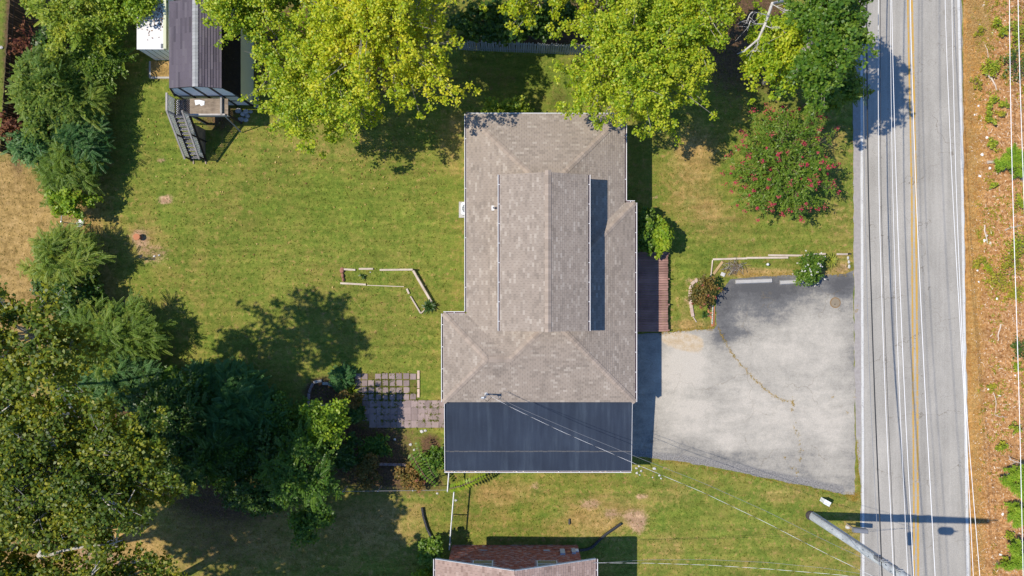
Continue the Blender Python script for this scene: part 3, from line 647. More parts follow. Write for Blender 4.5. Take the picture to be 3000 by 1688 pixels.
# caps: (normals of the planes either side)
nN = (0, t3, 1); nW = (-t3, 0, 1); nE = (t3, 0, 1); nS = (0, -t3, 1)
def on_roof_until(a, b, y): a = Vector(a); b = Vector(b); k = (y - a.y) / (b.y - a.y); return a.lerp(b, k)
up = Vector((0, 0, 0.008))
cap_run(Vector(NWc) + up, on_roof_until(NWc, A, un - .1) + up, nN, nW, roofo, M['shingle_cap'])
cap_run(Vector(NEc) + up, on_roof_until(NEc, A, un - .1) + up, nN, nE, roofo, M['shingle_cap'])
b0 = Vector(BN); b1 = Vector(V2); kk = (b0.x - (ue - .3)) / (b0.x - b1.x); cap_run(b0 + up, b0.lerp(b1, kk) + up, nN, nE, roofo, M['shingle_cap'])
cap_run(Vector(SE) + up, on_roof_until(SE, B, us + .25) + up, nS, nE, roofo, M['shingle_cap'])
cap_run(Vector(SW) + up, Vector(Fp) + up, nS, nW, roofo, M['shingle_cap'])
cap_run(Vector(WN) + up, Vector(Fp) + up, nN, nW, roofo, M['shingle_cap'])
cap_run(Vector(Fp) + up, Vector(Cc) + up, nN, nS, roofo, M['shingle_cap'])
cap_run(Vector(Cc) + up, on_roof_until(Cc, B, us + .25) + up, nW, nS, roofo, M['shingle_cap'])
sW = (zr - eu) / (ur - uw); sE = (zr - eu) / (ue - ur)
cap_run(Vector((ur, us2, zr + .012)), Vector((ur, un2, zr + .012)), (-sW, 0, 1), (sE, 0, 1), upr, M['shingle_cap'], half=0.2, step=0.165, size=0.28)
# gutters
g = 0.0
gutter((xw, yn, e), (xe, yn, e), house, (0, 1, 0), w=0.07)
gutter((xw, ywg + .1, e), (xw, yn, e), house, (-1, 0, 0), 2.6); gutter((xe, ybp + .1, e), (xe, yn, e), house, (1, 0, 0), 2.2)
gutter((xe + .1, ybp, e), (xb, ybp, e), house, (0, 1, 0)); gutter((xb, ys, e), (xb, ybp, e), house, (1, 0, 0), 1.2)
gutter((xwg, ys, e), (xwg, ywg, e), house, (-1, 0, 0), 1.1); gutter((xwg, ywg, e), (xw - .1, ywg, e), house, (0, 1, 0))
gutter((uw, us, eu), (uw, un, eu), house, (-1, 0, 0), 1.1); gutter((ue, us, eu), (ue, un, eu), house, (1, 0, 0), 1.1)
# flat roof over the far end
f1, f2 = 2.66, 2.32; fx0, fx1 = XE(1303, f1), XE(1852, f1); fy1 = YE(1380, f2)
fr = MB(); sm = lerp(f1, f2, 0.72); ysm = lerp(ys, fy1, 0.72)
def slab(y0, z0, y1, z1, lift):
    fr.add([(fx0, y1, z1 + lift), (fx1, y1, z1 + lift), (fx1, y0, z0 + lift), (fx0, y0, z0 + lift), (fx0, y1, z1 - .14), (fx1, y1, z1 - .14), (fx1, y0, z0 - .14), (fx0, y0, z0 - .14)], [(0, 1, 2, 3), (7, 6, 5, 4), (4, 5, 1, 0), (5, 6, 2, 1), (6, 7, 3, 2), (7, 4, 0, 3)])
slab(ys + .02, f1, fy1, f2, 0.0)
fro = fr.build('flat_roof', [M['membrane']], house)
sl_ = MB()
for k in range(40):
    xa, xb_ = lerp(fx0, fx1, k / 40), lerp(fx0, fx1, (k + 1) / 40 - 0.001); dy = random.Random(k).uniform(-.015, .015)
    sl_.add([(xa, ysm + dy - .02, sm + .004), (xb_, ysm + dy - .02, sm + .004), (xb_, ysm + dy + .02, sm + .02), (xa, ysm + dy + .02, sm + .02), (xa, ysm + dy + .05, sm + .001), (xb_, ysm + dy + .05, sm + .001)], [(0, 1, 2, 3), (3, 2, 5, 4)])
sl_.build('membrane_seam', [plain('seam_dust', (0.11, 0.11, 0.115), 0.9, var=0.5, scale=3)], fro)
tr = MB(); tr.bar((fx0 - .02, ys, f1 + .01), (fx0 - .02, fy1, f2 + .01), 0.035, 0.16); tr.build('edge_trim', [M['white_metal']], fro)
tr = MB(); tr.bar((fx1 + .01, ys, f1 - .02), (fx1 + .01, fy1, f2 - .02), 0.02, 0.12); tr.build('edge_trim', [M['white_metal']], fro)
fw = MB(); fw.box(fx0 + .3, fx1 - .3, fy1 + .35, ys - .01, 0, f2 - .15); fw.build('wall', [M['siding']], house)
gutter((fx0 - .06, fy1, f2 - .005), (fx1, fy1, f2 - .005), house, (0, -1, 0), 1.25, w=0.11)
db = MB(); rg = random.Random(6)
for k in range(120):
    x = rg.uniform(fx0, fx0 + 3 if k < 80 else fx1); y = fy1 - rg.uniform(.02, .08); s_ = rg.uniform(.02, .05)
    db.add([(x - s_, y, f2 - .03), (x, y - s_ * .5, f2 - .03), (x + s_, y, f2 - .02), (x, y + s_ * .5, f2 - .02)], [(0, 1, 2, 3)])
stuff(db.build('gutter_debris', [M['chip']], house))
# vent pipe on the slope
vx, vy = XE(1446, 3.6), YE(609, 3.6); vz = e + (vx - xw) * t3
vp = MB(); vp.tube([(vx, vy, vz - .05), (vx, vy, vz + .32)], 0.06, 10); vp.tube([(vx, vy, vz + .325), (vx, vy, vz + .33)], 0.045, 10, 1)
vp.box(vx - .13, vx + .13, vy - .15, vy + .15, vz - .0, vz + .03)
vp.build('vent_pipe', [M['white_metal'], M['ac_dark']], roofo)
# electric mast near the edge of the wing
mp = Vector((XE(1424, 3.4), YE(1157, 3.4), 0)); mz = e + (mp.y - ys) * t3
ms = MB(); ms.tube([mp + Vector((0, 0, mz - .05)), mp + Vector((0, 0, mz + 1.15))], 0.045, 8); ms.tube([mp + Vector((0, 0, mz)), mp + Vector((0, 0, mz + .06))], 0.11, 10)
ms.tube([mp + Vector((0, 0, mz + 1.15)), mp + Vector((-.1, -.02, mz + 1.3)), mp + Vector((-.24, -.04, mz + 1.22))], [0.06, 0.075, 0.06], 8)
ms.tube([mp + Vector((-.2, -.04, mz + 1.2)), mp + Vector((.1, -.3, mz + .9)), mp + Vector((.35, -.1, mz + .75)), mp + Vector((.2, .1, mz + 1.0))], 0.014, 5, 1)
ms.build('service_mast', [M['galv'], M['wire_black']], house)
MAST = mp + Vector((0, 0, mz + 1.0))
# simple windows and door on the long walls
for (sx, x, yy) in ((1, xb - ov, (-4.5, 3.2)), (1, xe - ov, (7.5,)), (-1, xw + ov, (7.5, 3.0)), (-1, xwg + ov, (-4.2,))):
    for yv in yy:
        m = MB(); m.box(x - .03, x + .03, yv - .7, yv + .7, 0.95, 2.15); wf = m.build('window', [M['white_panel']], house)
        m = MB(); m.box(x + sx * .035 - .008, x + sx * .035 + .008, yv - .6, yv + .6, 1.05, 2.05); m.build('pane', [M['glass']], wf)
m = MB(); m.box(xb - ov - .03, xb - ov + .03, -.6, .35, 0.36, 2.4); dr = m.build('door', [M['white_panel']], house)

# ------------------------------------------------------------------ deck
d0, d1 = P(1864, 738, .35), P(1957, 972, .35); dx0 = xb - ov + .01
deck = empty('wooden_deck', 'red-brown plank deck along the east wall of the house, half in its shade', 'deck', ((dx0 + d1.x) / 2, (d0.y + d1.y) / 2, 0))
n = 33; pw = (d0.y - d1.y) / n; pl = d1.x - dx0
plk = box_mesh('plank', pl, pw - .016, .04, M['deck'], .006); rr = random.Random(5)
for k in range(n):
    part('plank', plk, deck, ((dx0 + d1.x) / 2 - ROOT[deck].x + rr.uniform(-.02, .02), d1.y + pw * (k + .5) - ROOT[deck].y, .35 + rr.uniform(-.004, .006)), (rr.uniform(-.01, .01), 0, rr.uniform(-.003, .003)))
m = MB(); m.box(d1.x - .1, d1.x - .03, d1.y, d0.y, .12, .32); m.box(dx0 + .05, dx0 + .12, d1.y, d0.y, .12, .32); m.box(dx0 + .05, d1.x - .05, d1.y + .02, d1.y + .08, .12, .32)
for k in range(5):
    for x in (d1.x - .12, (dx0 + d1.x) / 2): m.box(x - .05, x + .05, lerp(d1.y + .2, d0.y - .2, k / 4) - .05, lerp(d1.y + .2, d0.y - .2, k / 4) + .05, 0, .31)
m.build('joists', [M['dark_lattice']], deck)
for k in range(4):
    m = MB(); y = lerp(d1.y + .1, d0.y - .1, k / 3); m.box(d1.x + .0, d1.x + .09, y - .045, y + .045, 0, .42); m.build('post', [M['deck']], deck)

# ------------------------------------------------------------------ air conditioner
ac = empty('air_conditioner', 'white air conditioner unit on a concrete pad tucked under the west eave', 'air conditioner', (P(1369, 615).x, P(1369, 615).y, 0))
ax, ay = ROOT[ac].x + .12, ROOT[ac].y
m = MB(); m.box(ax - .66, ax + .5, ay - .52, ay + .52, 0, .08); m.build('pad', [M['concrete']], ac)
m = MB(); pr = []
for k in range(4):
    cx, cy = ((.27, .27), (-.27, .27), (-.27, -.27), (.27, -.27))[k]
    for j in range(5): a_ = math.pi / 2 * (k + j / 4); pr.append((ax - .08 + cx + .13 * math.cos(a_), ay + cy + .13 * math.sin(a_)))
m.prism(pr, .08, .78); m.build('cabinet', [M['ac_white']], ac)
m = MB(); m.tube([(ax - .08, ay, .7815), (ax - .08, ay, .79)], 0.33, 24); m.build('fan_opening', [M['ac_dark']], ac)
m = MB()
for k in range(14):
    a_ = 2 * math.pi * k / 14; m.bar((ax - .08 + .05 * math.cos(a_), ay + .05 * math.sin(a_), .815), (ax - .08 + .33 * math.cos(a_), ay + .33 * math.sin(a_), .80), .012, .012)
for r_ in (.12, .22, .32):
    m.tube([(ax - .08 + r_ * math.cos(q), ay + r_ * math.sin(q), .805) for q in np.linspace(0, 2 * math.pi, 25)], .007, 4)
m.tube([(ax - .08, ay, .80), (ax - .08, ay, .83)], .06, 10)
m.build('fan_grille', [M['ac_white']], ac)
# ------------------------------------------------------------------ barn-roofed shed
sN, sS = 16.9, 11.78; sxr, sxe, sxw = -18.5, -17.12, -20.2; sz, sb = 4.75, 4.35; swe, sww, swz = -16.8, -20.75, 2.55
shed = empty('garden_shed', 'tall cream shed with mauve barn roof and blue-white panelled front behind the stair', 'shed', ((swe + sww) / 2, (sN + sS) / 2, 0))
m = MB(); prof = [(sww + .06, 0), (swe - .02, 0), (swe - .02, swz), (sxe - .03, sb - .1), (sxr, sz - .1), (sxw + .03, sb - .1), (sww + .06, swz)]
m.add([(x, sS + .12, z) for x, z in prof] + [(x, sN - .1, z) for x, z in prof], [tuple(range(7)), tuple(range(13, 6, -1))] + [(k, (k + 1) % 7, (k + 1) % 7 + 7, k + 7) for k in range(7)])
m.build('wall', [M['cream']], shed)
m = MB(); th = .05
for (xa, za_, xb_, zb_) in ((sxr, sz, sxe, sb), (sxw, sb, sxr, sz), (sxe, sb, swe + .06, swz - .1), (sww - .05, swz - .1, sxw, sb)):
    m.add([(xa, sS, za_), (xb_, sS, zb_), (xb_, sN, zb_), (xa, sN, za_), (xa, sS, za_ - th), (xb_, sS, zb_ - th), (xb_, sN, zb_ - th), (xa, sN, za_ - th)], BOXF)
sr = m.build('roof', [M['under']], shed)
slope_roof([(sxe, sN, sb), (sxe, sS, sb), (sxr, sS, sz), (sxr, sN, sz)], M['purple_shingle'], M['under'], 'shingles', sr, exp=.155, tab=.9, gap=.008, lift=.03, seed=41)
slope_roof([(sxw, sS, sb), (sxw, sN, sb), (sxr, sN, sz), (sxr, sS, sz)], M['purple_shingle'], M['under'], 'shingles', sr, exp=.15, tab=.9, gap=.004, lift=.014, seed=42)
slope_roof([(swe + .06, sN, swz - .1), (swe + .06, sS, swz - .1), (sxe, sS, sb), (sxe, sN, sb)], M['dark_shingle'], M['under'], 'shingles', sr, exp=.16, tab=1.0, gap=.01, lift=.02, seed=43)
slope_roof([(sww - .05, sS, swz - .1), (sww - .05, sN, swz - .1), (sxw, sN, sb), (sxw, sS, sb)], M['purple_shingle'], M['under'], 'shingles', sr, exp=.16, tab=.9, gap=.006, seed=44)
cap_run(Vector((sxr, sS, sz + .012)), Vector((sxr, sN, sz + .012)), (-.2, 0, 1), (.25, 0, 1), sr, plain('grey_ridge_caps', (0.33, 0.335, 0.335), 0.9, var=0.12, rnd=0.12), half=.17, step=.2, size=.28)
# front of the shed: pale panels between black trim
fy = sS + .10
def front(name, poly, mat, proud): 
    v = [(x, fy - proud, z) for x, z in poly] + [(x, fy + .02, z) for x, z in poly]; n = len(poly)
    return wpart(name, v, [tuple(range(n))] + [(k, k + n, (k + 1) % n + n, (k + 1) % n) for k in range(n)], mat, shed)
def ztop(x): return float(np.interp(x, [sww, sxw, sxr, sxe, swe], [swz, sb, sz, sb, swz])) - .16
for a, b, z0 in ((-20.55, -19.75, .2), (-19.7, -18.85, .2), (-18.8, -17.9, .2), (-17.85, -16.95, .2)):
    pts = [(a, z0), (b, z0)] + [(x, ztop(x)) for x in sorted([b, a] + [q for q in (sxw, sxr, sxe) if a < q < b], reverse=True)]
    zz = (2.35, 2.45)
    low = [(a, z0), (b, z0), (b, min(2.35, ztop(b))), (a, min(2.35, ztop(a)))]
    upq = [(a, 2.45), (b, 2.45)] + [p for p in pts[2:] if p[1] > 2.47]
    front('front_panel', low, M['white_panel'], .02)
    if len(upq) > 3: front('front_panel', upq, M['white_panel'], .02)
for x in (-20.62, -19.72, -18.82, -17.87, -16.92): front('trim', [(x - .07, .0), (x + .07, .0), (x + .07, ztop(x)), (x - .07, ztop(x))], M['black_trim'], .055)
front('trim', [(sww + .15, 2.33), (swe - .15, 2.33), (swe - .15, 2.45), (sww + .15, 2.45)], M['black_trim'], .05)
front('trim', [(-17.8, 1.2), (-17.0, 1.2), (-17.0, 1.3), (-17.8, 1.3)], M['black_trim'], .045)
for (xa, za_), (xb_, zb_) in zip([(sww, swz), (sxw, sb), (sxr, sz), (sxe, sb)], [(sxw, sb), (sxr, sz), (sxe, sb), (swe, swz)]):
    front('rake_trim', [(xa, za_ - .2), (xb_, zb_ - .2), (xb_, zb_ - .03), (xa, za_ - .03)], M['black_trim'], .075)
# ------------------------------------------------------------------ stair, landing and lattice in front of the shed
stair = empty('exterior_staircase', 'grey weathered outdoor stair with lattice sides climbing to a plywood landing on the shed', 'staircase', (-20.4, 10.0, 0))
LZ = 2.4; lx0, lx1, ly0, ly1 = P(556, 0, LZ).x, P(668, 0, LZ).x, P(0, 336, LZ).y, P(0, 289, LZ).y
tx0, tx1 = -20.85, -19.93; ty0 = 8.35
m = MB(); m.box(lx0, lx1, ly0, ly1, LZ - .05, LZ); m.build('landing', [M['plywood']], stair)
m = MB(); m.prism([(lx0 + .3, ly1 - .1), (lx0 + .36, ly1 - .42), (lx0 + .62, ly1 - .34), (lx0 + .7, ly1 - .46), (lx0 + .9, ly1 - .4), (lx0 + .92, ly1 - .16), (lx0 + .6, ly1 - .08)], LZ + .003, LZ + .02); m.build('plywood_patch', [M['white_panel']], stair)
def lattice(name, o, u, v, nu, nv, mat, diag=False, wd=.035, th=.012, shape=None):
    """strips on the patch o + s*u + t*v (s, t in 0..1)"""
    o, u, v = Vector(o), Vector(u), Vector(v); nn = u.cross(v).normalized(); m = MB()
    if diag:
        a, b = u.length, v.length; d = .13
        for sg in (1, -1):
            k = -b
            while k < a + b:
                pts = []
                # line x = k + sg*t ; clip to the rectangle
                t0, t1 = 0, b
                xs0, xs1 = (k + sg * t0, k + sg * t1) if sg > 0 else (k + b - t0 - (b - b), k + b - t1)
                x0, x1 = xs0, xs1
                if abs(x1 - x0) > 1e-6:
                    ta, tb = sorted([(0 - x0) / (x1 - x0), (a - x0) / (x1 - x0)]); ta = max(ta, 0); tb = min(tb, 1)
                    if tb - ta > .02:
                        p = o + u * ((x0 + (x1 - x0) * ta) / a) + v * ta; q = o + u * ((x0 + (x1 - x0) * tb) / a) + v * tb
                        m.bar(p + nn * .006 * sg, q + nn * .006 * sg, wd, th, up=nn)
                k += d
    else:
        for k in range(nu + 1): p = o + u * (k / nu); m.bar(p + nn * .007, p + v + nn * .007, wd, th, up=nn)
        for k in range(nv + 1): p = o + v * (k / nv); m.bar(p - nn * .007, p + u - nn * .007, wd, th, up=nn)
    ob = m.build(name, [mat], stair); stuff(ob); return ob
tt = (0, ly0 - .02, LZ)
# landing beside the shed door: lattice floor and west screen
lattice('lattice_floor', (tx0, ly0, LZ - .01), (lx0 - tx0 - .02, 0, 0), (0, ly1 - ly0, 0), 6, 8, M['dark_lattice'], True, .045)
m = MB(); m.box(tx0, lx0 - .1, ly0, ly1, LZ - .34, LZ - .30); m.build('landing_shelf', [M['white_panel']], stair)
lattice('lattice_panel', (tx0, ly0, LZ - .1), (0, ly1 - ly0, 0), (0, 0, .95), 12, 9, M['lattice'])
# both stair sides
run = ly0 - ty0
for x, nm, lo in ((tx0, 'lattice_panel', .12), (tx1, 'lattice_panel', .0)):
    lattice(nm, (x, ty0, .15), (0, run, LZ - .1), (0, 0, .86), 22, 7, M['lattice'])
    m = MB(); m.bar((x, ty0 - .12, 0.98), (x, ly0 + .02, LZ + .93), .10, .09); m.build('handrail', [M['grey_wood']], stair)
    m = MB(); m.bar((x, ty0 - .05, .04), (x, ly0, LZ - .06), .06, .24); m.build('stringer', [M['dark_lattice']], stair)
    for k in (0, .5, 1):
        m = MB(); y = lerp(ty0, ly0, k); m.box(x - .045, x + .045, y - .045, y + .045, 0, lerp(.95, LZ + .9, k)); m.build('post', [M['grey_wood'] if k == 1 else M['dark_lattice']], stair)
m = MB(); m.bar((tx0, ly0, LZ + .93), (tx0, ly1 + .1, LZ + .93), .11, .09); m.build('handrail', [M['grey_wood']], stair)
m = MB(); m.bar((lx0 - .15, ly0 - .02, LZ + .06), (lx1 - .15, ly0 - .02, LZ + .06), .10, .12); m.build('handrail', [M['grey_wood']], stair)
m = MB(); m.bar((lx1 - .38, ly0 - .05, LZ + .08), (lx1 - .38, ly1 + .3, LZ + .08), .11, .14); m.build('handrail', [M['grey_wood']], stair)
m = MB(); m.box(lx0, lx1, ly0 - .07, ly0 - .04, LZ - .3, LZ); m.build('fascia', [M['grey_wood']], stair)
nst = 11
tm = box_mesh('stair_tread', tx1 - tx0 - .07, .2, .04, M['grey_wood'], .006)
for k in range(nst):
    q = (k + .6) / nst; part('stair_tread', tm, stair, Vector(((tx0 + tx1) / 2, lerp(ty0, ly0, q), lerp(.05, LZ, q))) - ROOT[stair])
# boards closing the side under the stair, and posts under the landing
for y0, y1, z1 in ((8.7, 9.5, .9), (9.52, 10.3, 1.75)):
    m = MB(); m.box(tx1 - .05, tx1 - .02, y0, y1, .02, z1); m.build('side_board', [M['plywood']], stair)
for x in (lx0 + .05, lx1 - .06):
    m = MB(); m.box(x - .05, x + .05, ly0 - .03, ly0 + .07, 0, LZ - .06); m.build('post', [M['dark_lattice']], stair)
m = MB(); m.bar((lx1 - .3, ly0, LZ - .1), (P(708, 388).x, P(708, 388).y, .1), .06, .06); m.build('brace', [M['grey_wood']], stair)
for x in (tx0 + .1, tx1 - .02): m = MB(); m.bar((x, ty0 + .1, .03), (x + .03, ty0 - .28, .03), .07, .05); m.build('foot_board', [M['wood_post']], stair)
cb = [(752, 287, 'concrete block beside the shed wall, nearer the roof'), (752, 308, 'concrete block at the shed corner, nearer the lawn')]
for px, py, lb in cb:
    o = empty('concrete_block', lb, 'concrete block', P(px, py), 'concrete blocks by the shed'); p = P(px, py); m = MB()
    for x in (-.1, .085): m.box(p.x + x - .02, p.x + x + .035, p.y - .2, p.y + .2, 0, .2)
    for y in (-.2, -.02, .16): m.box(p.x - .085, p.x + .065, p.y + y, p.y + y + .04, 0.001, .199)
    m.build('block', [M['concrete']], o)
rg = random.Random(3)
for k, (px, py, r) in enumerate(((700, 325, .2), (712, 336, .17), (722, 328, .2), (708, 350, .2), (722, 352, .16), (735, 328, .14), (726, 340, .16))):
    m = MB(); p = P(px, py); m.blob((p.x, p.y, r * .45), (r, r * .9, r * .6), rg)
    lb = ['grey rock at the left of the pile under the shed front', 'grey rock in the middle of the pile under the shed front', 'pale rock leaning at the shed front panel', 'grey rock at the lower left of the pile by the landing brace',
          'grey rock at the lower right of the pile by the landing brace', 'small rock at the shed corner by the concrete blocks', 'rock between the pale rock and the brace'][k]
    tag(m.build('rock', [M['rock']]), lb, 'rock', 'rocks under the shed front')
# white lean-to beside the shed
lt = empty('white_outbuilding', 'small white flat-roofed outbuilding left of the shed, roof strewn with brown leaves', 'outbuilding', (-22.3, 16.0, 0))
a0, a1 = P(404, 145, 2.15), P(492, 145, 2.15)
m = MB(); m.box(a0.x, a1.x - .05, a0.y + .02, 18.2, 0, 2.1); m.build('wall', [M['white_panel']], lt)
m = MB(); m.box(a0.x - .06, a1.x - .25, a0.y - .0, 18.3, 2.1, 2.17); m.build('roof', [M['white_metal']], lt)
for k in range(4):
    m = MB(); x = lerp(a0.x + .4, a1.x - .3, k / 3); m.box(x - .012, x + .012, a0.y + .005, a0.y + .022, 0, 2.08); m.build('panel_joint', [M['ac_dark']], lt)
m = MB(); m.box(a1.x - .22, a1.x - .05, a0.y, 18.2, 2.0, 2.3); m.build('trim', [M['cream']], lt)
m = MB(); m.box(a1.x - .42, a1.x - .3, a0.y + .06, a0.y + .34, 2.172, 2.2); m.build('roof_vent', [M['ac_dark']], lt)
m = MB()
for k in range(260):
    x, y = rg.gauss(a0.x + 1.5, .7), rg.gauss(a0.y + 2.0, .5)
    if not (a0.x < x < a1.x - .3 and a0.y + .05 < y < 18.2): continue
    s_ = rg.uniform(.03, .07); t_ = rg.uniform(0, 6.3); dx, dy = s_ * math.cos(t_), s_ * math.sin(t_)
    m.add([(x - dx, y - dy, 2.178), (x + dy * .6, y - dx * .6, 2.185), (x + dx, y + dy, 2.19), (x - dy * .6, y + dx * .6, 2.182)], [(0, 1, 2, 3)])
stuff(m.build('fallen_leaves', [m_island('brown_fallen_leaves', (0, (.09, .04, .02)), (.5, (.2, .1, .05)), (1, (.3, .17, .08)))], lt))
pad = structure(sheet('concrete_slab', jag([P(440, 180), P(497, 180), P(497, 228), P(440, 227)], .3, .02, 2), .03, M['ground']))
pad.data.attributes.new('dry', 'FLOAT', 'POINT').data.foreach_set('value', np.full(len(pad.data.vertices), 1.0, dtype=np.float32))
for a, b in (((440, 180), (440, 228)), ((440, 228), (497, 228))):
    m = MB(); p, q = P(*a), P(*b); m.bar((p.x, p.y, .02), (q.x, q.y, .02), .12, .05); o = m.build('slab_edge', [M['concrete']]); o.parent = pad

# ------------------------------------------------------------------ brick house at the bottom of the frame
nb = empty('brick_house', 'red brick house with pinkish shingled gable roof, cut off by the bottom of the photo', 'house', (0.2, -19, 0))
bx0, bx1, by = P(1325, 1597).x, P(1692, 1597).x, P(0, 1597).y
ne, nz, ry = 4.2, 5.95, -16.05; rx0, rx1, rxr = XE(1276, ne), XE(1745, ne), XE(1508, nz); bs = -30.0
def gz(x): return ne + (nz - ne) * (x - rx0) / (rxr - rx0) if x < rxr else ne + (nz - ne) * (rx1 - x) / (rx1 - rxr)
gp = [(bx0, 0), (bx1, 0), (bx1, gz(bx1) - .16), (rxr, nz - .16), (bx0, gz(bx0) - .16)]
m = MB(); m.add([(x, by, z) for x, z in gp] + [(x, bs, z) for x, z in gp], [tuple(range(4, -1, -1)), tuple(range(5, 10))] + [(k, k + 5, (k + 1) % 5 + 5, (k + 1) % 5) for k in range(5)])
nw = m.build('wall', [M['mortar']], nb)
wins = [(P(1386, 0, 2.9).x, P(1444, 0, 2.9).x), (P(1573, 0, 2.9).x, P(1632, 0, 2.9).x)]; wz0, wz1 = 2.72, 3.9
m = MB(); bl, bh = .205, .072; row = 0; z = .01; rg = random.Random(8)
while z + bh < nz:
    x = bx0 - (.5 * bl if row % 2 else 0)
    while x < bx1:
        xa, xb_ = max(x + .006, bx0), min(x + bl - .006, bx1)
        if xb_ - xa > .03 and z + bh < gz((xa + xb_) / 2) - .2 and not any(a - .03 < xb_ and xa < b + .03 and wz0 - .14 < z + bh and z < wz1 for a, b in wins):
            d = .012 + rg.uniform(0, .01); vs = [(xa, by + d, z), (xb_, by + d, z), (xb_, by + d, z + bh - .012), (xa, by + d, z + bh - .012), (xa, by, z), (xb_, by, z), (xb_, by, z + bh - .012), (xa, by, z + bh - .012)]
            m.add(vs, [(1, 0, 3, 2), (2, 3, 7, 6), (0, 1, 5, 4), (0, 4, 7, 3), (1, 2, 6, 5)])
        x += bl
    z += bh; row += 1
stuff(m.build('bricks', [M['brick']], nw))
# brick courses on the east side as well
for a, b in wins:
    wf = MB(); wf.box(a, b, by + .0, by + .05, wz0, wz1); w_ = wf.build('window', [M['white_panel']], nb)
    q = MB(); q.box(a + .05, b - .05, by + .052, by + .06, wz0 + .06, wz1 - .05); q.build('pane', [M['glass']], w_)
    q = MB(); q.box(a + .05, b - .05, by + .06, by + .075, lerp(wz0, wz1, .5) - .02, lerp(wz0, wz1, .5) + .02); q.build('sash_rail', [M['white_panel']], w_)
    q = MB(); n = 18
    for k in range(n): q.box(lerp(a, b, k / n) + .006, lerp(a, b, (k + 1) / n) - .006, by, by + .06, wz0 - .13, wz0 - .01)
    stuff(q.build('brick_sill', [M['brick']], w_))
m = MB()
for (xa, za_), (xb_, zb_) in (((rx0, ne), (rxr, nz)), ((rxr, nz), (rx1, ne))):
    m.add([(xa, ry, za_), (xb_, ry, zb_), (xb_, bs, zb_), (xa, bs, za_), (xa, ry, za_ - .15), (xb_, ry, zb_ - .15), (xb_, bs, zb_ - .15), (xa, bs, za_ - .15)], BOXF)
nr = m.build('roof', [M['under']], nb)
slope_roof([(rx0, bs, ne), (rx0, ry, ne), (rxr, ry, nz), (rxr, bs, nz)], M['pink_shingle'], M['under'], 'shingles', nr, seed=51, exp=.15, tab=.34)
slope_roof([(rx1, ry, ne), (rx1, bs, ne), (rxr, bs, nz), (rxr, ry, nz)], M['pink_shingle'], M['under'], 'shingles', nr, seed=52, exp=.15, tab=.34)
m = MB()
for (xa, za_), (xb_, zb_) in (((rx0, ne), (rxr, nz)), ((rxr, nz), (rx1, ne))): m.bar((xa, ry + .02, za_ - .06), (xb_, ry + .02, zb_ - .06), .03, .16)
m.build('rake_trim', [M['grey_box']], nb)
gutter((rx0, bs, ne), (rx0, ry, ne), nb, (-1, 0, 0), 1.2); gutter((rx1, bs, ne), (rx1, ry, ne), nb, (1, 0, 0), 1.2)
def wbox(name, px0, px1, z0, z1, dep, mat, parent=nb):
    zc = (z0 + z1) / 2; xa, xb_ = P(px0, 0, zc).x, P(px1, 0, zc).x; m = MB(); m.box(xa, xb_, by + .01, by + dep, z0, z1); return m.build(name, [mat], parent)
wbox('foundation_vent', 1408, 1428, .95, 1.03, .05, M['rock']); wbox('foundation_vent', 1592, 1610, .95, 1.1, .05, M['rock'])
mb_ = wbox('meter_box', 1641, 1655, 1.0, 1.75, .14, M['grey_box']); wbox('meter_box', 1675, 1686, .9, 1.6, .13, M['grey_box']); wbox('meter_box', 1686, 1695, .9, 1.3, .1, M['white_panel']); wbox('conduit_box', 1662, 1671, 1.2, 1.5, .08, M['terracotta'])
m = MB(); z = 1.05
m.tube([(P(1612, 0, 1.1).x, by + .06, 1.1), (P(1620, 0, 1.1).x, by + .06, .85), (P(1642, 0, 1.1).x, by + .06, .85)], .02, 6); m.tube([(P(1655, 0, 1.).x, by + .06, .88), (P(1676, 0, 1.).x, by + .06, .95)], .02, 6)
m.build('conduit', [M['brick']], nb)
m = MB(); cx = P(1692, 0, 3.6).x
for k in range(3): m.tube([(cx + .0, by + .1, 3.75 + .06 * k), (cx + .35, by + .25 + .05 * k, 4.0 + .05 * k), (cx + .7, by + .35, 3.9), (cx + .95 + .1 * k, by + .1, 4.1)], .013, 5)
m.build('service_cable', [M['wire_white']], nb)

# ------------------------------------------------------------------ utility pole and lines
pb = P(2379, 1511); pt = Vector((pb.x + .75, pb.y + .12, 14.6))
pole = empty('utility_pole', 'tall silvery wooden utility pole beside the road edge in the lower right', 'utility pole', pb)
def at(z): return pb.lerp(pt, z / 14.6)
m = MB(); m.tube([at(z) for z in (0.02, 3, 6, 9, 12, 14.6)], [.285, .268, .25, .232, .21, .185], 20); m.build('shaft', [M['pole']], pole, smooth=False)
m = MB(); m.tube([Vector((pb.x - .12, pb.y + .03, 0)), Vector((pb.x - .12, pb.y + .03, .12)), Vector((pb.x - .07, pb.y + .02, .2))], [.31, .3, .24], 18); m.build('foot_collar', [M['tar']], pole)
def arm(z, dx, dy): m = MB(); c = at(z); m.bar(c + Vector((-dx, -dy, 0)), c + Vector((dx, dy, 0)), .11, .11); return m.build('crossarm', [M['grey_wood']], pole)
arm(13.9, 1.25, 0.05)
for z in (7.6, 8.3, 8.5, 9.6, 9.75):
    m = MB(); c = at(z); m.tube([c + Vector((-.24, .25, 0)), c + Vector((.1, .25, 0.03))], .03, 6); m.tube([c + Vector((-.24, .2, 0)), c + Vector((-.24, .2, .14))], [.06, .04], 8); m.build('bracket', [M['galv']], pole)
for z in (8.9, 8.98, 9.06):
    m = MB(); c = at(z); m.tube([c + Vector((.242 * math.cos(q), .242 * math.sin(q), 0)) for q in np.linspace(0, 2 * math.pi, 21)], .012, 4); m.build('strap', [M['wire_grey']], pole)
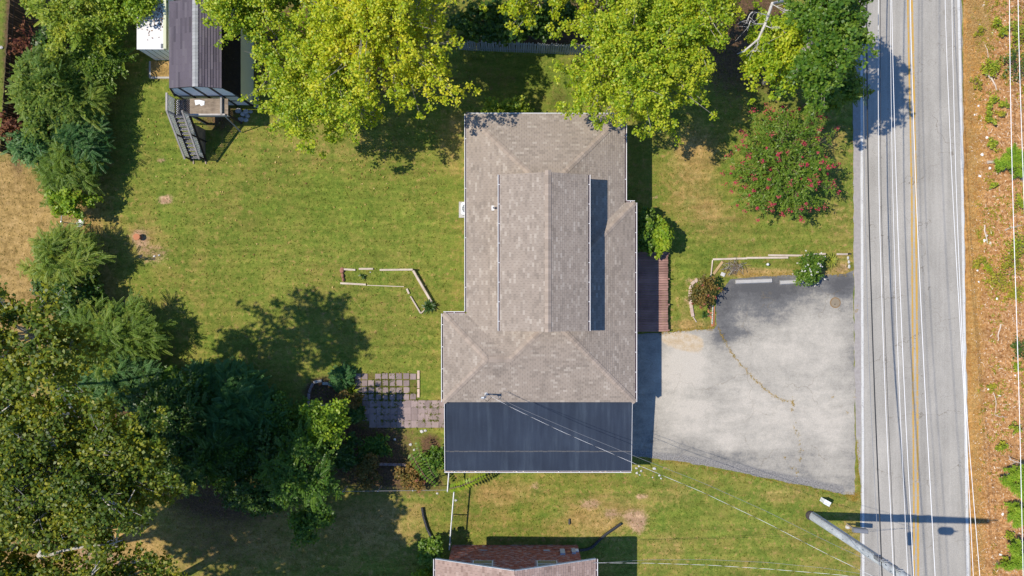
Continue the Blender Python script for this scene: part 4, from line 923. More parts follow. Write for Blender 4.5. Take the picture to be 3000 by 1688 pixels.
m = MB(); c = at(7.9); m.box(c.x - .34, c.x - .2, c.y + .1, c.y + .28, 7.7, 8.2); m.build('terminal_box', [M['mail']], pole)
m = MB(); c = at(10.7) + Vector((.05, -.72, 0)); m.tube([c, c + Vector((0, 0, .06)), c + Vector((0, 0, .8)), c + Vector((0, 0, .9))], [.24, .27, .27, .16], 18)
for dx in (-.12, .12): m.tube([c + Vector((dx, 0, 1.03)), c + Vector((dx, 0, 1.32))], [.05, .025], 8)
m.build('transformer', [M['mail']], pole)
for k_, z in enumerate((1.6, 3.1, 4.4, 5.6, 6.5, 7.1, 8.1, 8.7, 9.2, 9.5)):
    m = MB(); c = at(z); a_ = 2.2 + (k_ % 3) * .5; m.tube([c + Vector((.2 * math.cos(a_), .2 * math.sin(a_), 0)), c + Vector((.31 * math.cos(a_), .31 * math.sin(a_), 0))], .02, 6); m.build('bolt', [M['ac_dark']], pole)
m = MB(); m.tube([at(.3) + Vector((-.12, .26, 0)), at(4) + Vector((-.11, .25, 0)), at(9.6) + Vector((-.1, .22, 0))], .028, 6); m.build('conduit', [M['mail']], pole)
m = MB(); m.tube([at(1) + Vector((.27, -.1, 0)), at(6) + Vector((.25, -.1, 0)), at(9) + Vector((.23, -.1, 0))], .02, 6); m.build('ground_wire', [M['wire_grey']], pole)
INS = []
def wire(name, label, pts, rad, mat, ext_n=True, ext_s=True, group='lines strung along the road', n=40):
    W_ = [P(*p) for p in pts]
    if ext_n: d = (W_[0] - W_[1]).normalized(); W_ = [W_[0] + d * 38 + Vector((0, 0, 2.0))] + W_
    if ext_s: d = (W_[-1] - W_[-2]).normalized(); W_ = W_ + [W_[-1] + d * 26 + Vector((0, 0, -.3))]
    s = np.cumsum([0] + [(W_[k + 1] - W_[k]).length for k in range(len(W_) - 1)]); A_ = np.array([tuple(v) for v in W_]); out = []
    for q in np.linspace(0, s[-1], n): out.append(Vector([float(np.interp(q, s, A_[:, c])) for c in range(3)]))
    for _ in range(2): out = [out[0]] + [(out[k - 1] + out[k] * 2 + out[k + 1]) / 4 for k in range(1, n - 1)] + [out[-1]]
    m = MB(); m.tube(out, rad, 5); o = m.build(name, [mat]); tag(o, label, 'overhead line', group); return o
wire('comm_line', 'thin grey strand left of the thick black cable over the road', [(2527, 0, 7.2), (2532.6, 563, 7.2), (2547, 1126, 7.5), (2574, 1626, 8.3)], .013, M['wire_grey'], ext_s=True)
cable = wire('comm_cable', 'thick black cable over the left lane just inside the white edge line', [(2538, 0, 5.6), (2543, 563, 5.6), (2560.5, 1126, 6.0), (2581, 1600, 8.1)], .033, M['wire_black'])
wire('power_line', 'pale wire over the left lane, second pale wire from the edge line', [(2572, 0, 7.6), (2574, 563, 7.8), (2591, 1126, 8.6), (2617, 1660, 9.7)], .0125, M['wire_white'])
wire('comm_line', 'thin black wire just right of the leftmost pale wire', [(2578, 0, 7.3), (2580, 563, 7.3), (2598, 1126, 8.2), (2622, 1662, 9.6)], .013, M['wire_black'])
wire('power_line', 'pale thin wire left of the white wire over the left lane middle', [(2607, 0, 9.3), (2614.6, 563, 9.4), (2633, 1126, 10.2), (2660, 1688, 11.3)], .010, M['wire_white'])
wire('power_line', 'bright white wire running between the left lane middle and the yellow centre lines', [(2611, 0, 10.2), (2626, 563, 10.3), (2648, 1126, 11), (2677, 1688, 12.2)], .013, M['wire_white'])
wire('power_line', 'white wire that crosses the yellow centre lines from left to right', [(2665, 0, 11.5), (2683, 563, 11.6), (2708.6, 1126, 12.4), (2740, 1688, 13.4)], .013, M['wire_white'])
wire('power_line', 'white wire over the right lane, the left one of the crossing pair', [(2767, 0, 5.5), (2790, 563, 8.0), (2823, 1126, 11.0), (2852, 1688, 13.0)], .013, M['wire_white'])
wire('power_line', 'white wire over the right lane, the right one of the crossing pair', [(2787, 0, 5.8), (2801, 563, 8.4), (2824, 1126, 11.5), (2871, 1688, 13.5)], .013, M['wire_white'])
wire('power_line', 'white wire over the woodchip verge nearest the road', [(2955, 0, 13.2), (2966, 563, 13.0), (2985, 1126, 13.4), (2998, 1688, 14)], .0145, M['wire_white'])
wire('power_line', 'white wire over the verge that runs closest to the right frame edge', [(2980, 0, 13.4), (2999, 563, 13.2), (3020, 1126, 13.6), (3040, 1688, 14)], .0145, M['wire_white'])
m = MB(); c = Vector(P(2590, 1725, 8.3)); m.tube([c + Vector((0, -.45, 0)), c + Vector((0, -.4, 0)), c + Vector((0, .4, 0)), c + Vector((0, .45, 0))], [.05, .14, .14, .05], 10)
tag(m.build('splice_case', [M['plastic_black']]), 'black cylinder hung on the black cable near the pole, its shadow on the road', 'cable box')
# service drops
def drop(name, label, pts, rad, mat, twist=0.0, m2=None):
    W_ = [P(*p) for p in pts]; s = np.cumsum([0] + [(W_[k + 1] - W_[k]).length for k in range(len(W_) - 1)]); A_ = np.array([tuple(v) for v in W_]); n = 90; out = []
    for q in np.linspace(0, s[-1], n): out.append(Vector([float(np.interp(q, s, A_[:, c])) for c in range(3)]))
    for _ in range(3): out = [out[0]] + [(out[k - 1] + out[k] * 2 + out[k + 1]) / 4 for k in range(1, n - 1)] + [out[-1]]
    m = MB(); m.tube(out, rad, 5)
    if m2: 
        d = (W_[-1] - W_[0]).normalized(); sd = Vector((-d.y, d.x, 0)).normalized()
        m.tube([p + sd * (twist * math.sin(k * 1.2)) + Vector((0, 0, twist * math.cos(k * 1.2))) for k, p in enumerate(out)], rad * .9, 5, 1)
    return tag(m.build(name, [mat] + ([m2] if m2 else [])), label, 'overhead line')
drop('service_drop', 'twisted black and white service wire from the house mast across the lawn to the pole', [(1428, 1156, 4.75), (1500, 1195, 4.6), (1640, 1262, 4.65), (1865, 1361, 5.0), (2060, 1443, 5.6), (2250, 1534, 6.6), (2420, 1622, 7.9), (2560, 1690, 9.0), (2590, 1703, 9.2)], .008, M['wire_white'], .011, M['wire_black'])
drop('service_drop', 'thin dark line running just above the twisted service wire from the house mast', [(1434, 1152, 4.3), (1520, 1195, 4.3), (1700, 1272, 4.4), (1880, 1345, 4.7), (2060, 1415, 5.2), (2250, 1500, 6.2), (2420, 1585, 7.4), (2560, 1650, 8.4)], .009, M['wire_grey'])
drop('service_drop', 'twisted black and white wire from the brick house gable to the utility pole', [(1732, 1649, 4.3), (1900, 1650, 4.4), (2080, 1656, 5.0), (2250, 1667, 6.0), (2420, 1681, 7.2), (2560, 1694, 8.6), (2600, 1700, 9.0)], .008, M['wire_white'], .011, M['wire_black'])
drop('service_drop', 'thin dark line beside the lower service wire of the brick house', [(1735, 1651, 4.1), (1900, 1640, 4.0), (2080, 1640, 4.4), (2250, 1648, 5.4), (2420, 1665, 6.8), (2580, 1690, 8.4)], .008, M['wire_grey'])

# ------------------------------------------------------------------ roadside objects
mbx = empty('mailbox', 'dark grey mailbox on a short post at the road edge beside the pole shadow', 'mailbox', P(2481, 1535))
q = P(2481, 1535); m = MB(); m.box(q.x - .05, q.x + .05, q.y - .05, q.y + .05, 0, 1.0); m.build('post', [M['wood_post']], mbx)
m = MB(); n = 8; prf = [(-.1, 0), (.1, 0), (.1, .14)] + [(.1 * math.cos(a), .14 + .1 * math.sin(a)) for a in np.linspace(.3, math.pi - .3, 6)] + [(-.1, .14)]
L0, L1 = q.x - .16, q.x + .72
m.add([(L0, q.y + y * 1.5, 1.0 + z * 1.3) for y, z in prf] + [(L1, q.y + y * 1.5 - .08, 1.0 + z * 1.3) for y, z in prf], [tuple(range(len(prf) - 1, -1, -1)), tuple(range(len(prf), 2 * len(prf)))] + [(k, (k + 1) % len(prf), (k + 1) % len(prf) + len(prf), k + len(prf)) for k in range(len(prf))])
m.build('box', [M['mail']], mbx)
m = MB(); m.box(L1 + .003, L1 + .02, q.y - .22, q.y + .06, 1.02, 1.3); m.build('door', [M['ac_dark']], mbx)
m = MB(); m.blob((q.x + .02, q.y - .18, .09), (.17, .12, .13), random.Random(1)); m.build('base_stone', [M['white_rock']], mbx)
pd = empty('utility_pedestal', 'small white utility cabinet with rusty side on the grass below the driveway', 'utility box', P(2412, 1466))
q = P(2412, 1466); m = MB(); ca, sa = math.cos(-.5), math.sin(-.5)
def rot(x, y): return (q.x + x * ca - y * sa, q.y + x * sa + y * ca)
def rbox(m, x0, x1, y0, y1, z0, z1, mi=0): pts = [rot(x0, y0), rot(x1, y0), rot(x1, y1), rot(x0, y1)]; m.prism(pts, z0, z1, mi)
rbox(m, -.22, .18, -.13, .13, 0, .58); m.build('cabinet', [M['white_panel']], pd)
m = MB(); rbox(m, -.24, .2, -.15, .15, .58, .63); m.build('lid', [M['ac_white']], pd)
m = MB(); rbox(m, .185, .33, -.14, .12, 0, .3); m.build('side_cover', [M['red_stone']], pd)
mh = empty('manhole', 'round rusty manhole cover ringed by yellow-brown stain on the driveway near the road', 'manhole cover', P(2447, 887))
q = P(2447, 887); m = MB(); m.tube([(q.x, q.y, .009), (q.x, q.y, .02)], .35, 28); m.build('ring', [M['rust']], mh)
m = MB(); m.tube([(q.x, q.y, .0205), (q.x, q.y, .027)], .285, 28); cv = m.build('cover', [M['iron']], mh); m = MB(); m.tube([(q.x - .03, q.y - .1, .0275), (q.x - .03, q.y - .1, .029)], .035, 10); m.build('pick_hole', [M['black_trim']], cv)
for (x0, x1, py, lb) in ((2154, 2260, 823, 'pale concrete parking stop at the top edge of the driveway, left one'), (2284, 2352, 825, 'pale concrete parking stop partly under the white-flowered bush')):
    m = MB(); p, q2 = P(x0, py + 3), P(x1, py - 1); d = (q2 - p).normalized(); s_ = Vector((-d.y, d.x, 0))
    m.add([p - s_ * .15, q2 - s_ * .15, q2 + s_ * .15, p + s_ * .15, p - s_ * .1 + Vector((0, 0, .14)), q2 - s_ * .1 + Vector((0, 0, .14)), q2 + s_ * .1 + Vector((0, 0, .14)), p + s_ * .1 + Vector((0, 0, .14))], BOXF)
    tag(m.build('parking_stop', [M['concrete']]), lb, 'parking stop', 'parking stops')

# ------------------------------------------------------------------ garden beds
def timbers(root, lst, mat, wd=.12, ht=.12):
    for k, (a, b) in enumerate(lst):
        p, q2 = P(*a), P(*b); ln = (q2 - p).length
        me = box_mesh('timber', ln, wd, ht, mat, .012); c = (p + q2) / 2
        part('timber', me, root, Vector((c.x, c.y, ht * .4)) - ROOT[root], (random.Random(k).uniform(-.08, .08), 0, math.atan2(q2.y - p.y, q2.x - p.x)))
bed = empty('garden_bed', 'bent garden bed outlined with pale timbers in the middle of the back lawn', 'garden bed', P(1120, 830))
timbers(bed, [((1008, 789), (1042, 791)), ((1052, 788), (1094, 788)), ((1113, 791), (1210, 790)), ((998, 830), (1073, 834)), ((1192, 846), (1199, 861))], M['timber_pale'])
timbers(bed, [((1212, 793), (1266, 886))], M['timber_pale'], .14, .3); timbers(bed, [((1203, 868), (1233, 918)), ((1233, 918), (1246, 908))], M['timber_pale'], .09, .12)
timbers(bed, [((1076, 836), (1184, 840))], M['timber_pale'], .05, .06)
m = MB(); m.tube([P(1212, 790), P(1212, 790, .4)], .05, 7); m.build('corner_post', [M['dark_lattice']], bed)
rg = random.Random(4)
for px, py, a, b in ((1003, 793, .17, .2), (1005, 808, .1, .16), (1006, 820, .1, .15)):
    m = MB(); p = P(px, py); m.blob((p.x, p.y, .06), (a, b, .12), rg); m.build('edging_stone', [M['red_stone']], bed)
bed2 = empty('garden_bed', 'long garden bed edged with bleached timbers between the lawn and the driveway', 'garden bed', P(2280, 775))
timbers(bed2, [((2088, 760), (2188, 757)), ((2186, 756), (2308, 755)), ((2250, 748), (2350, 749)), ((2356, 747), (2418, 744)), ((2450, 745), (2482, 745))], M['timber_pale'])
timbers(bed2, [((2087, 762), (2082, 810))], M['timber_pale'], .07, .1)
for k, (px, py) in enumerate(((2484, 756), (2486, 768), (2487, 781))): m = MB(); p = P(px, py); m.blob((p.x, p.y, .03), (.08, .13, .07), rg); m.build('edging_stone', [M['white_rock']], bed2)
m = MB(); m.box(P(2484, 0).x, P(2491, 0).x, P(0, 746).y, P(0, 742).y, 0, .12); m.build('corner_block', [M['black_trim']], bed2)
bed3 = empty('garden_bed', 'small curved bed edged with pinkish blocks left of the driveway, around the red rose bush', 'garden bed', P(2060, 880))
eb = [(2040, 822, .25, 2.2), (2030, 829, .28, 2.4), (2024, 842, .28, 1.9), (2022, 856, .28, 1.6), (2021, 870, .3, 1.57), (2023, 884, .3, 1.5), (2025, 897, .28, 1.5), (2027, 910, .3, 1.45), (2029, 922, .24, 1.35)]
for px, py, ln, an in eb: part('edging_block', box_mesh('edging_block', ln, .2, .12, M['block_pink'], .02), bed3, P(px, py, .05) - ROOT[bed3], (0, 0, -an))
timbers(bed3, [((2030, 928), (2040, 944))], M['timber_pale'], .06, .08)
for k, (px, py) in enumerate(((2078, 905), (2076, 913), (2082, 917), (2078, 924), (2083, 930), (2086, 952), (2080, 898))): part('brick', box_mesh('brick', .2, .1, .07, M['terracotta'], .008), bed3, P(px, py, .04) - ROOT[bed3], (0, 0, rg.uniform(0, 3)))
for k in range(9): part('white_stone', box_mesh('white_stone', .07, .12, .09, M['white_rock'], .015), bed3, P(2088.5 - k * .3, 896 + k * 6.4, .04) - ROOT[bed3], (0, 0, rg.uniform(-.2, .2)))
m = MB(); m.bar(P(2093, 898, .03), P(2091, 955, .03), .05, .08); m.build('edge_strip', [M['terracotta']], bed3)
bed4 = empty('garden_bed', 'round bed of brown mulch edged with bricks beside the patio', 'garden bed', P(940, 1150))
for px, py, ln, an in ((903, 1187, .3, 1.5), (904, 1174, .3, 1.55), (905, 1160, .3, 1.6), (908, 1144, .3, 1.3), (914, 1130, .3, 1.05), (931, 1118, .55, .2), (954, 1124, .4, 0), (970, 1128, .3, -.1)): part('edging_block', box_mesh('edging_block', ln, .17, .14, M['paver'] if px < 920 else M['concrete'], .015), bed4, P(px, py, .06) - ROOT[bed4], (0, 0, an))
timbers(bed4, [((910, 1189), (980, 1186))], M['timber_pale'], .05, .08)
bed5 = empty('block_edging', 'short row of grey blocks in the shaded border left of the flat roof', 'garden edging', P(1150, 1360))
for k in range(6): part('edging_block', box_mesh('edging_block', .28, .17, .12, M['paver'], .015), bed5, P(1116 + k * 13.5, 1360 + k * .4, .05) - ROOT[bed5], (0, 0, rg.uniform(-.06, .06)))
m = MB(); p, q2 = P(2090, 803), P(2117, 766); me = box_mesh('loose_board', (q2 - p).length, .16, .05, M['board_brown'], .006)
tag(part('loose_board', me, None, ((p.x + q2.x) / 2, (p.y + q2.y) / 2, .04), (0, 0, math.atan2(q2.y - p.y, q2.x - p.x))), 'tan board lying aslant in the corner of the driveway bed', 'board')
me = box_mesh('paving_slab', .28, .24, .06, M['white_rock'], .01); tag(part('paving_slab', me, None, P(2118, 804, .05), (.1, .05, -.4)), 'small white square slab beside the twig pile', 'slab')
m = MB(); rg = random.Random(9); c = P(2148, 785)
for k in range(70):
    a = rg.uniform(0, 6.28); ln = rg.uniform(.3, .9); o = Vector((c.x + rg.gauss(0, .28), c.y + rg.gauss(0, .2), rg.uniform(.02, .2))); d = Vector((math.cos(a), math.sin(a), rg.uniform(-.05, .15))) * ln / 2
    m.tube([o - d, o + Vector((rg.uniform(-.05, .05), rg.uniform(-.05, .05), .03)), o + d], [.014, .012, .006], 4, k % 2)
tag(m.build('twig_pile', [M['bark_brown'], M['bark_grey']]), 'heap of cut brown twigs in the driveway bed', 'twig pile')
m = MB(); c = P(2247, 775); m.tube([(c.x - .02, c.y, 0), (c.x - .02, c.y, .16)], .06, 10); m.blob((c.x - .02, c.y, .22), .1, random.Random(2), jit=0); tag(m.build('garden_ornament', [M['white_metal']], smooth=True), 'small white ball ornament on the grass of the driveway bed', 'ornament')
# loose things on the lawns
pot = empty('flower_pot', 'terracotta pot standing on a bare patch at the left of the lawn', 'flower pot', P(408, 695))
c = P(408, 695); m = MB(); m.tube([(c.x, c.y, 0), (c.x, c.y, .3)], [.13, .19], 16, cap=True); m.build('pot', [M['terracotta']], pot); m = MB(); m.tube([(c.x, c.y, .3), (c.x, c.y, .36)], .215, 16); m.build('rim', [M['terracotta']], pot)
def pipe(label, pts, r, group=None):
    W_ = [Vector(P(*p)) for p in pts]; s = np.cumsum([0] + [(W_[k + 1] - W_[k]).length for k in range(len(W_) - 1)]); A_ = np.array([tuple(v) for v in W_]); n = max(8, int(s[-1] / .045)); out = []
    for q in np.linspace(0, s[-1], n): out.append(Vector([float(np.interp(q, s, A_[:, c])) for c in range(3)]))
    for _ in range(12): out = [out[0]] + [(out[k - 1] + out[k] * 2 + out[k + 1]) / 4 for k in range(1, n - 1)] + [out[-1]]
    m = MB(); m.tube(out, [r * (1.0 if k % 2 else .86) for k in range(n)], 10); return tag(m.build('drain_pipe', [M['plastic_black']]), label, 'drain pipe', group)
pipe('black corrugated drain pipe curving on the shaded grass left of the gate rail', [(1237, 1487, .1), (1240, 1510, .1), (1252, 1550, .1), (1268, 1582, .1), (1280, 1600, .1)], .1)
pipe('black corrugated drain pipe bending away from the corner of the brick house', [(1697, 1612, .15), (1715, 1611, .1), (1735, 1604, .1), (1758, 1580, .1), (1775, 1565, .1), (1800, 1548, .1), (1820, 1534, .1)], .1)
m = MB(); p, q2 = P(1668, 1520, .06), P(1668, 1536, .06); m.tube([p, q2], [.06, .07], 8); tag(m.build('pipe_offcut', [M['plastic_black']]), 'short black pipe piece standing alone on the lawn above the brick house', 'pipe')
rg = random.Random(21)
m = MB()
for k in range(9): m.blob(P(236 + rg.uniform(-8, 8), 656 + rg.uniform(-9, 9), .05), (rg.uniform(.08, .18), rg.uniform(.08, .16), .05), rg, jit=.35)
tag(m.build('plastic_bag', [M['litter_white']]), 'crumpled white plastic bag beside the chain-link fence at left', 'plastic bag')
RK = [(1864, 1372, .1), (1872, 1366, .1), (1878, 1380, .1), (1866, 1386, .1), (1874, 1392, .07), (1917, 1373, .13), (1932, 1393, .1), (1912, 1399, .06), (1937, 1402, .08)]
RL = ['white rock nearest the flat roof corner', 'white rock on the house side of the cluster, touching its top', 'white rock in the middle of the cluster at the flat roof corner', 'white rock at the lower left of the cluster at the flat roof corner', 'small white rock at the bottom of the cluster at the roof corner', 'largest white rock, alone beside the tan patch near the roof corner', 'white rock under the service wire, right of the cluster', 'smallest white rock under the service wire', 'white rock at the right end of the stones under the service wire']
for (px, py, r), lb in zip(RK, RL): m = MB(); r *= .72; m.blob(P(px, py, r * .4), (r * 1.2, r, r * .7), rg, jit=.3); tag(m.build('white_rock', [M['white_rock']]), lb, 'rock', 'white rocks by the flat roof corner')
RK = [(1157, 1288, .09, 'round white stone on the shaded border left of the flat roof'), (1236, 1264, .14, 'white litter on the shaded grass just below the patio, left piece'), (1246, 1262, .1, 'white litter on the shaded grass just below the patio, right piece'), (1203, 1303, .1, 'pale stone between the round white stone and the roof edge'), (1213, 1318, .08, 'pale small stone below the other pale stones by the roof edge'), (1281, 1446, .08, 'white scrap at the fence corner below the flat roof'), (1336, 1466, .09, 'white scrap right of the gate rail'), (452, 751, .09, 'pale pink stone on the bare patch below the flower pot'), (466, 748, .07, 'small pale stone right of the pink stone below the flower pot'), (4, 140, .13, 'white bucket-like thing at the left frame edge beside the board fence'), (1085, 798, .05, 'small tan stone inside the bent garden bed')]
for px, py, r, lb in RK: m = MB(); r *= .8; m.blob(P(px, py, r * .4), (r * 1.2, r, r * .6), rg, jit=.3); tag(m.build('pale_stone', [M['white_rock']]), lb, 'stone')

# ------------------------------------------------------------------ fences
fb = empty('board_fence', 'dark brown upright board fence half hidden by vines at the left edge', 'fence', (-31.7, 13.5, 0))
rr = random.Random(7); y = 8.6
bmesh_ = [box_mesh('board', .022, .138, h, M['fence_dark']) for h in (1.75, 1.8, 1.83)]
while y < 20.5:
    x = -32.05 + (y - 8.6) * .066; me = rr.choice(bmesh_)
    part('board', me, fb, Vector((x + rr.uniform(-.012, .012), y, .9)) - ROOT[fb], (rr.uniform(-.02, .02), rr.uniform(-.015, .015), 0)); y += .147
for z in (.4, 1.4):
    m = MB(); m.bar((-32.02, 8.6, z), (-31.24, 20.5, z), .04, .09); m.build('rail', [M['fence_dark']], fb)
pf = empty('picket_fence', 'weathered grey picket fence in the shade under the trees behind the house', 'fence', (1, 15.4, 0))
me = mesh_np('picket', [(-.055, -.01, 0), (.055, -.01, 0), (.055, -.01, 1.72), (0, -.01, 1.85), (-.055, -.01, 1.72), (-.055, .01, 0), (.055, .01, 0), (.055, .01, 1.72), (0, .01, 1.85), (-.055, .01, 1.72)], [(0, 1, 2, 3, 4), (9, 8, 7, 6, 5)] + [(k, k + 5, (k + 1) % 5 + 5, (k + 1) % 5) for k in range(5)], M['fence_grey'])
x = -3.4
while x < 6.5: part('picket', me, pf, Vector((x, 15.42 - (x + 1.5) * .04 + rr.uniform(-.01, .01), 0.03)) - ROOT[pf], (rr.uniform(-.03, .03), rr.uniform(-.02, .02), 0)); x += .148
for z in (.4, 1.45): m = MB(); m.bar((-3.4, 15.53, z), (6.5, 15.14, z), .05, .09); m.build('rail', [M['fence_grey']], pf)
def chainlink(label, a, b, h, rail_r, posts, mat_rail, mesh_step=.11):
    a = Vector((a.x, a.y, 0)); b = Vector((b.x, b.y, 0)); f = empty('chain_link_fence', label, 'fence', a.lerp(b, .5)); d = b - a
    m = MB(); m.tube([a + Vector((0, 0, h)), b + Vector((0, 0, h))], rail_r, 8); m.build('top_rail', [mat_rail], f)
    for k in range(posts): p = a + d * (k / (posts - 1)); m = MB(); m.tube([p, p + Vector((0, 0, h + .06))], .035, 8); m.build('post', [M['galv']], f)
    m = MB(); n = int(d.length / mesh_step)
    for k in range(n + 1): p = a + d * (k / n); s_ = d.normalized() * .002; m.add([p - s_ + Vector((0, 0, .03)), p + s_ + Vector((0, 0, .03)), p + s_ + Vector((0, 0, h)), p - s_ + Vector((0, 0, h))], [(0, 1, 2, 3)])
    for k in range(-int(h / mesh_step), n + 1):
        for sg in (1, -1):
            t0, t1 = (k, k + h / mesh_step) if sg > 0 else (k + h / mesh_step, k)
            za_, zb_ = 0.03, h
            lo, hi = t0 / n, t1 / n
            if not (0 <= lo <= 1 and 0 <= hi <= 1): continue
            p, q2 = a + d * lo + Vector((0, 0, za_)), a + d * hi + Vector((0, 0, zb_)); s_ = Vector((0, 0, 1)).cross(d).normalized() * .002; u = Vector((0, 0, .004))
            m.add([p - u, q2 - u, q2 + u, p + u], [(0, 1, 2, 3)])
    stuff(m.build('wire_mesh', [M['wire_grey']], f)); return f
chainlink('chain-link fence with grey top rail crossing the dry grass at the left, between shrubs', P(187, 500, 1.4), P(172, 800, 1.4), 1.4, .025, 5, M['galv'])
chainlink('thin chain-link fence along the shaded border below the patio planting', P(1005, 1440, 1.2), P(1312, 1436, 1.2), 1.2, .014, 4, M['wire_grey'])
chainlink('chain-link gate run with thick white rail reaching the brick house', P(1330, 1442, 1.3), P(1316, 1610, 1.3), 1.3, .045, 3, M['galv'])
chainlink('short chain-link panel joined to the flat roof corner', P(1315, 1386, 1.3), P(1311, 1440, 1.3), 1.3, .045, 2, M['galv'])
# ------------------------------------------------------------------ vegetation
def unit(v): return v / np.maximum(np.linalg.norm(v, axis=-1, keepdims=True), 1e-9)
def leaf_quads(pos, axis, nrm, ln, wd):
    """folded diamond leaves: base, side, tip, side"""
    side = unit(np.cross(axis, nrm)); ln = ln[:, None]; wd = wd[:, None]
    b = pos - axis * ln * .5; t = pos + axis * ln * .5 - nrm * ln * .10; s1 = pos + side * wd * .5 - axis * ln * .06 + nrm * wd * .12; s2 = pos - side * wd * .5 - axis * ln * .06 + nrm * wd * .12
    V = np.stack([b, s1, t, s2], 1).reshape(-1, 3); n = len(pos)
    return V, np.arange(n * 4).reshape(n, 4)
class Veg:
    def __init__(s, seed): s.r = np.random.RandomState(seed); s.V = []; s.F = []; s.T = []; s.n = 0
    def push(s, V, F, T): s.V.append(V); s.F.append(F + s.n); s.T.append(T); s.n += len(V)
    def leaves(s, cl, N, cr, size, tint0, flat=.6, up=1.0, outdir=None, tj=.25):
        """cl (k,3) clump centres, N leaves each"""
        r = s.r; k = len(cl); off_ = r.normal(0, 1, (k, N, 3)); off_ *= 1.3 * (r.rand(k, N, 1) ** .72) / np.linalg.norm(off_, axis=2, keepdims=True); off_ *= cr if np.isscalar(cr) else cr[:, None, None]
        off_[..., 2] *= flat
        pos = (cl[:, None, :] + off_).reshape(-1, 3); n = len(pos)
        ax = r.normal(0, 1, (n, 3)); ax[:, 2] *= .55; ax[:, 2] -= .25
        o = unit(off_.reshape(-1, 3) + 1e-6); ax = unit(unit(ax) + o * .6)
        nr = r.normal(0, .5, (n, 3)); nr[:, 2] += up * 1.25; nr = unit(nr - ax * (nr * ax).sum(1, keepdims=True))
        ln = size * r.uniform(.7, 1.3, n); V, F = leaf_quads(pos, ax, nr, ln, ln * r.uniform(.62, .95, n))
        T = np.clip(np.repeat(tint0, N) + r.normal(0, tj, n), 0, 1); s.push(V, F, T)
    def fronds(s, cl, cen, nf, L_, pairs, lw, tint0, droop=.25, tj=.12, spread=1.0, leaflen=.22):
        """compound leaves: each frond a row of paired leaflets"""
        r = s.r; k = len(cl); out = cl - cen; out[:, 2] *= .3; out = unit(out + 1e-6)
        d = out[:, None, :] + r.normal(0, 1.1 * spread, (k, nf, 3)) * np.array([1, 1, .4]); d = unit(d).reshape(-1, 3)
        base = np.repeat(cl, nf, 0) + r.normal(0, .12, (k * nf, 3)); ln = L_ * r.uniform(.65, 1.2, k * nf)
        side = unit(np.cross(d, np.array([0, 0, 1.0]) + r.normal(0, .25, d.shape)))
        upv = unit(np.cross(side, d)); T0 = np.clip(np.repeat(tint0, nf) + r.normal(0, tj, k * nf), 0, 1)
        for i in range(pairs):
            t = (i + .8) / (pairs + .3); p = base + d * (ln * t)[:, None] - np.array([0, 0, 1.0]) * (droop * ln * t * t)[:, None]
            w_ = leaflen * ln * (1 - .55 * abs(t - .45) * 1.6)
            for sg in (1, -1):
                ax = unit(side * sg + d * .45 - np.array([0, 0, .22])); c = p + ax * (w_ * .5)[:, None]
                V, F = leaf_quads(c, ax, unit(upv + r.normal(0, .12, upv.shape)), w_, np.full(len(w_), lw) * ln / L_); s.push(V, F, np.clip(T0 + r.normal(0, .06, len(T0)), 0, 1))
    def blades(s, cl, nb, L_, wd, tint0, lean=.5, tj=.2):
        r = s.r; k = len(cl); a = r.uniform(0, 2 * math.pi, k * nb); le = r.uniform(.15, 1, k * nb) * lean * 2
        d = np.stack([np.cos(a) * le, np.sin(a) * le, np.ones(k * nb)], 1); d = unit(d); b = np.repeat(cl, nb, 0) + r.normal(0, .03, (k * nb, 3)) * np.array([1, 1, 0]); ln = L_ * r.uniform(.6, 1.2, k * nb)
        sd = unit(np.cross(d, np.array([0, 0, 1.0]) + 1e-4)) * wd * .5; mid = b + d * (ln * .55)[:, None]; tip = b + d * ln[:, None]; tip[:, 2] -= ln * lean * .35
        V = np.stack([b - sd, b + sd, mid + sd, mid - sd, tip], 1).reshape(-1, 3); i = np.arange(k * nb)[:, None] * 5
        T = np.clip(np.repeat(tint0, nb) + r.normal(0, tj, k * nb), 0, 1)
        V2 = np.stack([b - sd, b + sd, mid + sd, mid - sd], 1).reshape(-1, 3); V3 = np.stack([mid - sd, mid + sd, tip + sd * .15, tip - sd * .15], 1).reshape(-1, 3); n = k * nb
        s.push(V2, np.arange(n * 4).reshape(n, 4), T); s.push(V3, np.arange(n * 4).reshape(n, 4), T)
    def build(s, name, mat, parent):
        V = np.concatenate(s.V) - np.array(ROOT[parent]) if parent is not None else np.concatenate(s.V)
        F = np.concatenate(s.F); T = np.concatenate(s.T)
        return part(name, mesh_np(name, V, F, mat, attrs={'tint': ('FACE', T)}), parent)
